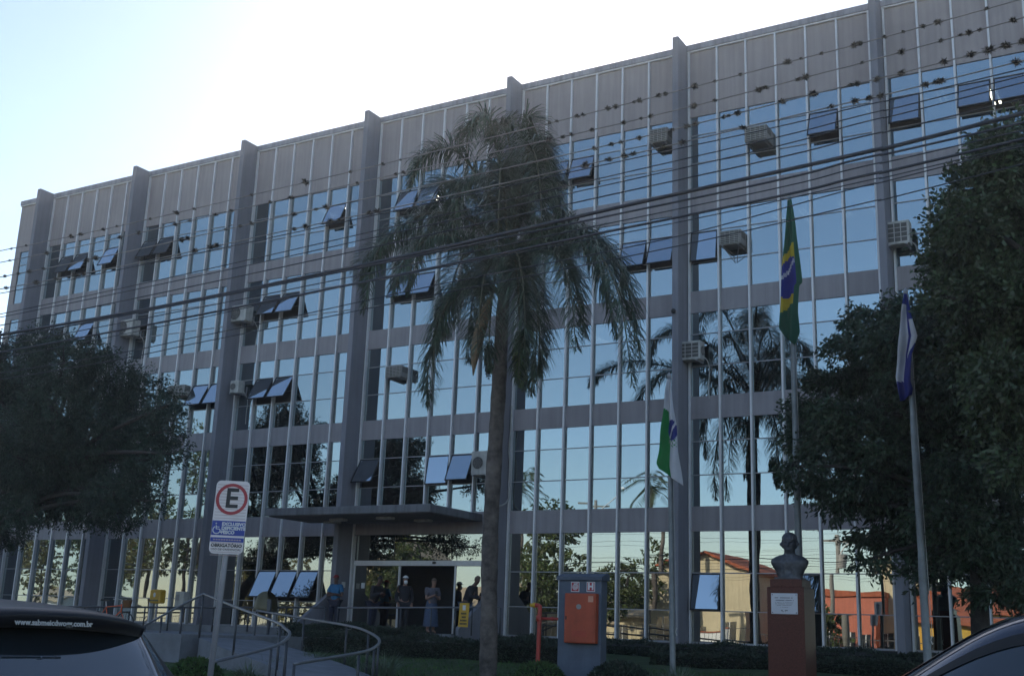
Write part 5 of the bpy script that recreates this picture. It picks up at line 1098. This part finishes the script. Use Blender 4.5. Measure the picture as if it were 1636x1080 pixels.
# ------------------------------------------------------------------ overhead cables and the air plants on them
def cable(label, pts, Y, r, mk, name='power_cable'):
    P = [at(x, y, Y) for x, y in pts]; d0 = (P[1]-P[0]); d1 = (P[-1]-P[-2]); A_ = P[0]-d0.normalized()*14; B_ = P[-1]+d1.normalized()*10
    A_.z += .35; B_.z += .12
    c_ = bez([A_]+P+[B_], 90); o = MB(); o.tube(c_, r, 6); o = o.build(name, M[mk], None, True); return tag(o, label, 'cable', 'cables along the street'), c_
WY = [-20.2, -20.5, -20.8, -21.1]
WIRES = [('topmost pale power cable, dotted with small air plants', [(0, 401), (490, 291), (918, 187), (1258, 100), (1636, -2)]),
         ('second pale power cable from the top, with air plants', [(0, 419.6), (402, 330), (950, 207), (1290, 123), (1636, 28)]),
         ('third pale power cable from the top, with air plants thickening to the right', [(0, 443), (480, 340), (955, 236), (1298, 151), (1636, 66)]),
         ('fourth pale power cable from the top, lowest of those with air plants', [(0, 462), (470, 366), (900, 272), (1328, 171), (1636, 97)])]
WC = []
for (lb, pts), Y in zip(WIRES, WY): WC.append(cable(lb, pts, Y, .0068, 'wirel')[1])
for lb, pts, Y, r in [('thin dark cable just below the air plant cables', [(0, 469), (1060, 243), (1380, 169), (1636, 110)], -21.2, .006),
                      ('second thin dark cable below the air plant cables', [(0, 502), (1060, 262), (1380, 184), (1636, 121)], -21.3, .006), ('third thin dark cable below the air plant cables', [(0, 507), (1060, 275.6), (1380, 195.6), (1636, 132)], -21.4, .006),
                      ('thin dark cable right above the thickest cable', [(0, 520), (1060, 293), (1380, 218), (1636, 158)], -21.5, .007), ('thickest black cable bundle crossing the whole front', [(0, 535), (530, 434), (1060, 315), (1380, 244), (1636, 181)], -21.6, .019),
                      ('black cable close under the thickest bundle', [(0, 541), (1060, 327), (1380, 253), (1636, 196)], -21.7, .010), ('thin cable third under the thickest bundle', [(0, 552), (1060, 339), (1380, 266), (1636, 208)], -21.75, .006),
                      ('medium black telephone cable below the thick bundle', [(0, 563), (1060, 352), (1380, 281), (1636, 222)], -21.8, .012), ('slack thin cable tangled under the telephone cable', [(0, 572), (560, 456), (1060, 360), (1380, 290), (1636, 230)], -21.85, .005),
                      ('low thin cable crossing in front of the green flag top', [(0, 596), (340, 533), (700, 455), (1060, 383), (1370, 300), (1636, 233)], -21.9, .0055), ('lowest thin cable, passing over the tilted window pair', [(0, 606), (340, 543), (700, 470), (1060, 398), (1380, 325), (1636, 262)], -21.95, .0055)]:
    cable(lb, pts, Y, r, 'wire', 'telephone_cable')
def ball(seed, n, s):
    q = np.random.RandomState(seed); d = unit(q.normal(size=(n, 3))); d[:, 2] *= .8; l = q.uniform(.35, 1.1, (n, 1))*s; sd_ = unit(np.cross(d, q.normal(size=(n, 3))))*s*.075
    mid = d*l*.55+q.normal(0, s*.08, (n, 3)); V = np.stack([d*0.02-sd_, d*0.02+sd_, mid+sd_*.7, d*l, mid-sd_*.7], 1).reshape(-1, 3); return V, np.arange(5*n).reshape(n, 5)
protos = []
for k in range(4):
    V, F = ball(k, 150, .11); o = np_mesh('air_plant', V, F, M['airplant']); protos.append(o)
ORD = ['first', 'second', 'third', 'fourth', 'fifth', 'sixth', 'seventh', 'eighth', 'ninth', 'tenth', 'eleventh', 'twelfth', 'thirteenth', 'fourteenth', 'fifteenth', 'sixteenth', 'seventeenth', 'eighteenth', 'nineteenth', 'twentieth', 'twenty first', 'twenty second', 'twenty third', 'twenty fourth', 'twenty fifth', 'twenty sixth', 'twenty seventh', 'twenty eighth', 'twenty ninth', 'thirtieth']
PL = [[(18, 3), (42, 3), (114, 5), (129, 5), (165, 4), (187, 3), (240, 3), (282, 6), (310, 4), (402, 4), (488, 8), (560, 4), (612, 4), (640, 3), (878, 4), (890, 4), (922, 5), (932, 5), (971, 6), (983, 6), (1013, 4), (1022, 6), (1052, 6), (1063, 5), (1110, 7), (1142, 4), (1183, 4), (1258, 9), (1280, 4), (1312, 5), (1365, 7), (1374, 6), (1413, 5), (1443, 4), (1475, 6), (1499, 8), (1576, 5)],
      [(16, 3), (75, 5), (192, 5), (222, 5), (280, 5), (303, 4), (345, 5), (370, 4), (432, 4), (466, 6), (571, 4), (633, 4), (645, 5), (877, 7), (899, 5), (913, 5), (946, 5), (996, 6), (1024, 4), (1040, 6), (1108, 8), (1142, 5), (1213, 8), (1223, 7), (1275, 6), (1287, 9), (1377, 4), (1440, 8), (1503, 6), (1535, 5), (1548, 8), (1565, 5), (1618, 8)],
      [(8, 4), (30, 4), (47, 5), (70, 4), (138, 6), (153, 7), (290, 7), (300, 6), (361, 4), (384, 4), (402, 5), (470, 6), (505, 5), (521, 7), (950, 6), (977, 6), (992, 5), (1021, 6), (1074, 5), (1097, 7), (1111, 7), (1156, 5), (1164, 5), (1179, 8), (1250, 8), (1299, 10), (1359, 6), (1369, 8), (1401, 8), (1440, 8), (1508, 10), (1551, 11), (1580, 14), (1607, 15), (1632, 9)],
      [(10, 5), (58, 6), (90, 5), (122, 7), (133, 6), (312, 6), (338, 9), (346, 8), (470, 6), (488, 7), (528, 7), (542, 5), (590, 6), (603, 8), (935, 9), (973, 7), (998, 9), (1012, 7), (1060, 7), (1090, 9), (1187, 8), (1328, 8), (1366, 10), (1389, 9), (1407, 8), (1479, 9), (1495, 8), (1503, 11), (1624, 12)]]
NM = ['topmost pale cable', 'second pale cable from the top', 'third pale cable from the top', 'fourth pale cable from the top']
first = [True]*4
for w_, lst in enumerate(PL):
    lst = sorted(lst); curve = [(px(p)[0], p) for p in WC[w_]]
    for n_, (x, rp) in enumerate(lst):
        k = max(i for i in range(len(curve)-1) if curve[i][0] <= x); f = (x-curve[k][0])/(curve[k+1][0]-curve[k][0]); p = curve[k][1]+(curve[k+1][1]-curve[k][1])*f
        s = (rp if rp < 7 else 7+(rp-7)*.6)*((p-CAM).dot(D)/FPX)/.088; i = rnd.randrange(4)
        if first[i]: o = protos[i]; first[i] = False
        else: o = protos[i].copy(); COL.objects.link(o)
        o.location = p; o.rotation_euler = (rnd.uniform(-.3, .3), rnd.uniform(-.3, .3), rnd.uniform(0, 6.28)); o.scale = (s, s, s*rnd.uniform(.75, 1))
        m_ = len(lst)-1-n_
        pos_ = (ORD[n_]+' from the left') if n_ <= m_ else ((ORD[m_]+' from the right') if m_ else 'last at the right')
        tag(o, ('large' if rp > 9 else 'small')+' spiky air plant on the '+NM[w_]+', '+pos_, 'air plant', 'air plants growing on the power cables')

# ------------------------------------------------------------------ the other side of the street, seen mirrored in the glass
def house(label, xa, xb, yf, depth, hw_, rise, wallm, roofm, ridge='y', wins=2, cat='house', over=.45):
    """gabled house whose front faces the street (towards +Y)"""
    t = thing('house', label, cat, ((xa+xb)/2, yf-depth/2, 0)); m = MB(); xm = (xa+xb)/2
    if ridge == 'y': m.prism([(xa, yf, -.1), (xb, yf, -.1), (xb, yf, hw_), (xm, yf, hw_+rise-.05), (xa, yf, hw_)], (0, -depth, 0))
    elif ridge == 'x': m.prism([(xa, yf, -.1), (xa, yf, hw_), (xa, yf-depth/2, hw_+rise-.05), (xa, yf-depth, hw_), (xa, yf-depth, -.1)], (xb-xa, 0, 0))
    else: m.box(xa, xb, yf-depth, yf, -.1, hw_)
    m.build('wall', M[wallm], t); m = MB(); th = .18
    if ridge == 'y':
        for s_ in (-1, 1):
            e = Vector((xm+s_*((xb-xa)/2+over), 0, hw_-over*rise/((xb-xa)/2))); k = Vector((xm, 0, hw_+rise)); m.prism([(k.x, yf+over, k.z), (e.x, yf+over, e.z), (e.x, yf+over, e.z+th), (k.x, yf+over, k.z+th)], (0, -depth-2*over, 0))
    elif ridge == 'x':
        for s_ in (-1, 1):
            e = Vector((0, yf-depth/2+s_*(depth/2+over), hw_-over*rise/(depth/2))); k = Vector((0, yf-depth/2, hw_+rise)); m.prism([(xa-over, k.y, k.z), (xa-over, e.y, e.z), (xa-over, e.y, e.z+th), (xa-over, k.y, k.z+th)], (xb-xa+2*over, 0, 0))
    else: m.box(xa-.15, xb+.15, yf-depth-.15, yf+.15, hw_+.002, hw_+.35)
    m.build('roof', M[roofm], t)
    for i in range(wins):
        x = xa+(xb-xa)*(i+.5)/wins; wd = min(1.3, (xb-xa)/wins*.45); m = MB(); m.box(x-wd/2, x+wd/2, yf+.004, yf+.03, 1.0 if i else .1, 2.4); w_ = m.build('window' if i else 'door', M['darkwin'], t)
        m = MB(); m.box(x-wd/2-.1, x+wd/2+.1, yf+.032, yf+.06, .9 if i else .02, 1.0 if i else .1); m.box(x-.03, x+.03, yf+.032, yf+.05, 1.0 if i else .1, 2.4); m.build('window_frame', M['white'], w_)
    return t
a = atm(1118, 888, 50); b = atm(1193, 917, 50); dxh = b.x-a.x
house('cream house with a red gabled roof across the street, mirrored beside the second pier', a.x-dxh, b.x, -50, 9, b.z, a.z-b.z, 'cream', 'roofred', 'y', 3)
a = atm(1303, 925, 52); b = atm(1392, 925, 52); house('long salmon building across the street, mirrored right of the bust', a.x, b.x, -52, 8, a.z-.9, .9, 'salmon', 'roofred', 'flat', 3)
a = atm(1394, 890, 54); b = atm(1436, 890, 54); house('tall cream block across the street, mirrored left of the rightmost pier', a.x, b.x+1.5, -54, 8, a.z, .9, 'cream', 'roofbeige', 'flat', 2)
a = atm(1462, 930, 50); b = atm(1600, 965, 50); house('ochre shop with a clay tiled roof across the street, mirrored beside the right tree trunk', a.x, b.x+2, -50, 9, 3.4, 1.9, 'ochre', 'roofred', 'x', 4, 'shop')
a = atm(700, 900, 48); b = atm(800, 900, 48); house('cream house with a pale shallow roof across the street, mirrored in the glass door', a.x, b.x+1, -48, 9, 3.6, 1.7, 'cream', 'roofbeige', 'x', 4)
a = atm(575, 900, 50); b = atm(625, 900, 50); house('narrow sunlit house across the street, mirrored left in the doors', a.x-1, b.x, -50, 8, 6.4, 1.5, 'cream', 'roofbeige', 'y', 2)
a = atm(900, 950, 56); b = atm(1060, 950, 56); house('beige bungalow across the street, mirrored behind the fire cabinet block', a.x, b.x, -56, 9, 3.0, 1.5, 'cream', 'roofbeige', 'x', 4)
a = atm(1210, 950, 58); b = atm(1290, 950, 58); house('beige cottage across the street, mirrored behind the bust', a.x, b.x, -58, 9, 3.2, 1.6, 'cream', 'roofred', 'x', 3)
a = atm(40, 950, 50); b = atm(110, 950, 50); house('white shed across the street, mirrored far left above the black car', a.x, b.x, -50, 8, 3.0, 1.2, 'white', 'roofbeige', 'x', 3)
a = atm(1104, 985, 44); b = atm(1165, 985, 44)
t = thing('garden_wall', 'bright white garden wall across the street, mirrored low beside the second pier', 'wall', (a.x, -44, 0)); m = MB(); m.box(a.x, b.x, -44.2, -44, -.1, 1.9); m.build('wall_panel', M['white'], t); m = MB(); m.box(a.x-.05, b.x+.05, -44.25, -43.95, 1.902, 2.0); m.build('capping', M['roofred'], t)
m = MB(); t = thing('street_fence', 'low wall topped with an iron fence across the street, mirrored low in the glass', 'fence', (-10, -41, 0))
m.box(-70, 24, -41.1, -40.9, -.1, .75); m.build('low_wall', M['polec'], t); m = MB()
for k in range(0, 300): x = -69.8+k*.31; m.box(x, x+.025, -41.01, -40.99, .751, 1.95)
for z in (.95, 1.85): m.box(-70, 24, -41.005, -40.995, z, z+.05)
m.build('iron_bars', M['fencem'], t)
def far_tree(label, x, D_, h, r, lm, n, seed=0, dense=.8):
    q = random.Random(seed); b0 = Vector((x, -D_, 0)); bl = []
    for k in range(11): a_ = q.uniform(0, 6.28); f = q.uniform(0, 1)**.6; zz = h-r*.55-q.uniform(0, h*.42); bl.append((Vector((x+math.cos(a_)*r*f*.8, -D_+math.sin(a_)*r*f*.8, zz)), r*q.uniform(.33, .55), r*q.uniform(.28, .42)))
    tree('garden_tree', label, b0, [b0, b0+Vector((q.uniform(-.3, .3), 0, h*.35)), b0+Vector((q.uniform(-.4, .4), 0, h*.75))], .2, bl, M[lm], n, .26, .14, .25)
def fx(xp, yp, D_): return atm(xp, yp, D_)
for i, (lb, xp, yp, D_, r, lm) in enumerate([('tall sunlit green tree across the street, mirrored above the fire cabinet at left', 862, 764, 46, 2.6, 'leafs'), ('thin tree across the street, mirrored in the ground floor right of the palm trunk', 872, 858, 43, 2.6, 'leafs'),
     ('loose tree across the street, mirrored above the fire cabinet block', 985, 866, 47, 2.8, 'leafs'), ('yellowish tree across the street, mirrored left of the doorway people', 608, 856, 44, 2.4, 'leafy'), ('round dark tree across the street, mirrored over the doors', 675, 846, 43, 3.2, 'leafs'),
     ('yellow green tree across the street, mirrored beside the parking sign', 400, 850, 43, 4.0, 'leafy'), ('tall green tree across the street, mirrored right of the grey utility box', 322, 740, 44, 4.6, 'leafs'), ('sunlit yellow tree across the street, mirrored above the yellow box', 252, 760, 43, 4.4, 'leafy'),
     ('green tree across the street, mirrored over the orange bicycle', 180, 790, 44, 4.6, 'leafs'), ('yellow tree across the street, mirrored low at the far left', 80, 820, 46, 4.4, 'leafy'), ('sunlit tree across the street, mirrored under the tilted third floor windows', 330, 650, 62, 4.5, 'leafs'),
     ('broad tree across the street, mirrored behind the three tilted windows', 470, 868, 52, 3.4, 'leafy'), ('small tree across the street, mirrored right of the bust', 1290, 950, 47, 2.0, 'leafs')]):
    p = fx(xp, yp, D_); far_tree(lb, p.x, D_, p.z, r, lm, 9000, i)
def far_palm(label, xp, yp, D_, L_=2.6):
    p = fx(xp, yp, D_); x, h = p.x, p.z-.6; t = thing('tall_palm', label, 'palm', (x, -D_, 0)); m = MB(); m.tube([(x, -D_, -.1), (x+.1, -D_, h*.5), (x, -D_, h)], [.22, .17, .13], 10); m.build('trunk', M['palmbark'], t, True)
    for k in range(13):
        g = k*2.4; el = rad(65-k*8.5); o = Vector((math.cos(g), math.sin(g), 0)); c_ = bez([Vector((x, -D_, h)), Vector((x, -D_, h))+o*L_*.45*math.cos(el)+Vector((0, 0, L_*.5*math.sin(el)+.15)), Vector((x, -D_, h))+o*L_*(.55+.4*math.cos(el))+Vector((0, 0, L_*.62*math.sin(el)-.7))], 22)
        Cn = np.array([list(v_) for v_ in c_]); K = 150; ii = nrs.randint(1, 21, K); tn = unit(Cn[ii+0]-Cn[ii-1]); sd_ = unit(np.cross(tn, [0, 0, 1.0]))*np.where(nrs.uniform(size=(K, 1)) < .5, 1, -1); d = sd_+tn*.5; d[:, 2] -= .55; leaves('frond', Cn[ii], d, .75, .05, M['leafs'], t)
far_palm('tall palm across the street, mirrored above the leftmost flagpole foot', 1043, 758, 46); far_palm('slender palm across the street, mirrored right of the first sunlit tree', 835, 765, 50, 2.3)
def upole(label, xp, yp, D_, lamp):
    p = fx(xp, yp, D_); x, h = p.x, p.z; t = thing('utility_pole', label, 'utility pole', (x, -D_, 0)); m = MB(); m.tube([(x, -D_, -.1), (x, -D_, h)], [.17, .11], 10); m.build('shaft', M['polec'], t, True)
    m = MB(); m.box(x-1.0, x+1.0, -D_-.06, -D_+.06, h-.5, h-.38); m.build('crossarm', M['polec'], t); m = MB(); m.lathe((x+.25, -D_, h-2.1), [(.05, 0), (.28, .02), (.28, .85), (.05, .9)], 12); m.build('transformer', M['ventgrey'], t)
    if lamp: m = MB(); m.tube(bez([(x, -D_, h-1.5), (x+.5, -D_+.1, h-.6), (x+1.6, -D_+.2, h+.1), (x+2.2, -D_+.25, h+.15)], 14), .035, 6); m.obox((x+2.4, -D_+.25, h+.16), Vector((.3, 0, .02)), Vector((0, .1, 0)), Vector((0, 0, .05))); m.build('lamp_arm', M['alu'], t)
upole('concrete utility pole with a lamp arm across the street, mirrored above the fire cabinet block', 946, 790, 38, True)
upole('concrete utility pole across the street, mirrored under the layered dark tree', 1340, 850, 38, True)
q = fx(1525, 1000, 35); pk = Vector((q.x+2.0, -35.2, 0)); t = thing('parked_hatchback', 'silver car parked across the street, mirrored right of the white and blue flagpole', 'car', pk)
c3 = Car(HATCH, pk, rad(180)); c3.body('body', M['carwhite'], t, 60, 50)
for a, b in ((5.2, 6.6), (NV-6.6, NV-5.2)): c3.patch('side_window', M['carglass'], t, 4.3, 6.9, a, b, .005, 14, 6); c3.patch('side_window', M['carglass'], t, 7.05, 9.0, a, b, .005, 14, 6)
for x in (.72, 3.15):
    for s_ in (-1, 1): c3.wheel(x, s_*.76, .3, t)

# ------------------------------------------------------------------ the bright morning air
m = MB(); m.box(-402, 402, -602, 302, -1.4, 26); hz = m.build('haze', M['white']); hz['kind'] = 'stuff'
hm = bpy.data.materials.new('haze_air'); hm.use_nodes = True; t = hm.node_tree
for n in list(t.nodes): t.nodes.remove(n)
pv = t.nodes.new('ShaderNodeVolumePrincipled'); pv.inputs['Color'].default_value = (.95, .97, 1, 1); pv.inputs['Density'].default_value = 0.0007; pv.inputs['Anisotropy'].default_value = 0.55
om = t.nodes.new('ShaderNodeOutputMaterial'); t.links.new(pv.outputs[0], om.inputs['Volume']); hz.data.materials.clear(); hz.data.materials.append(hm)
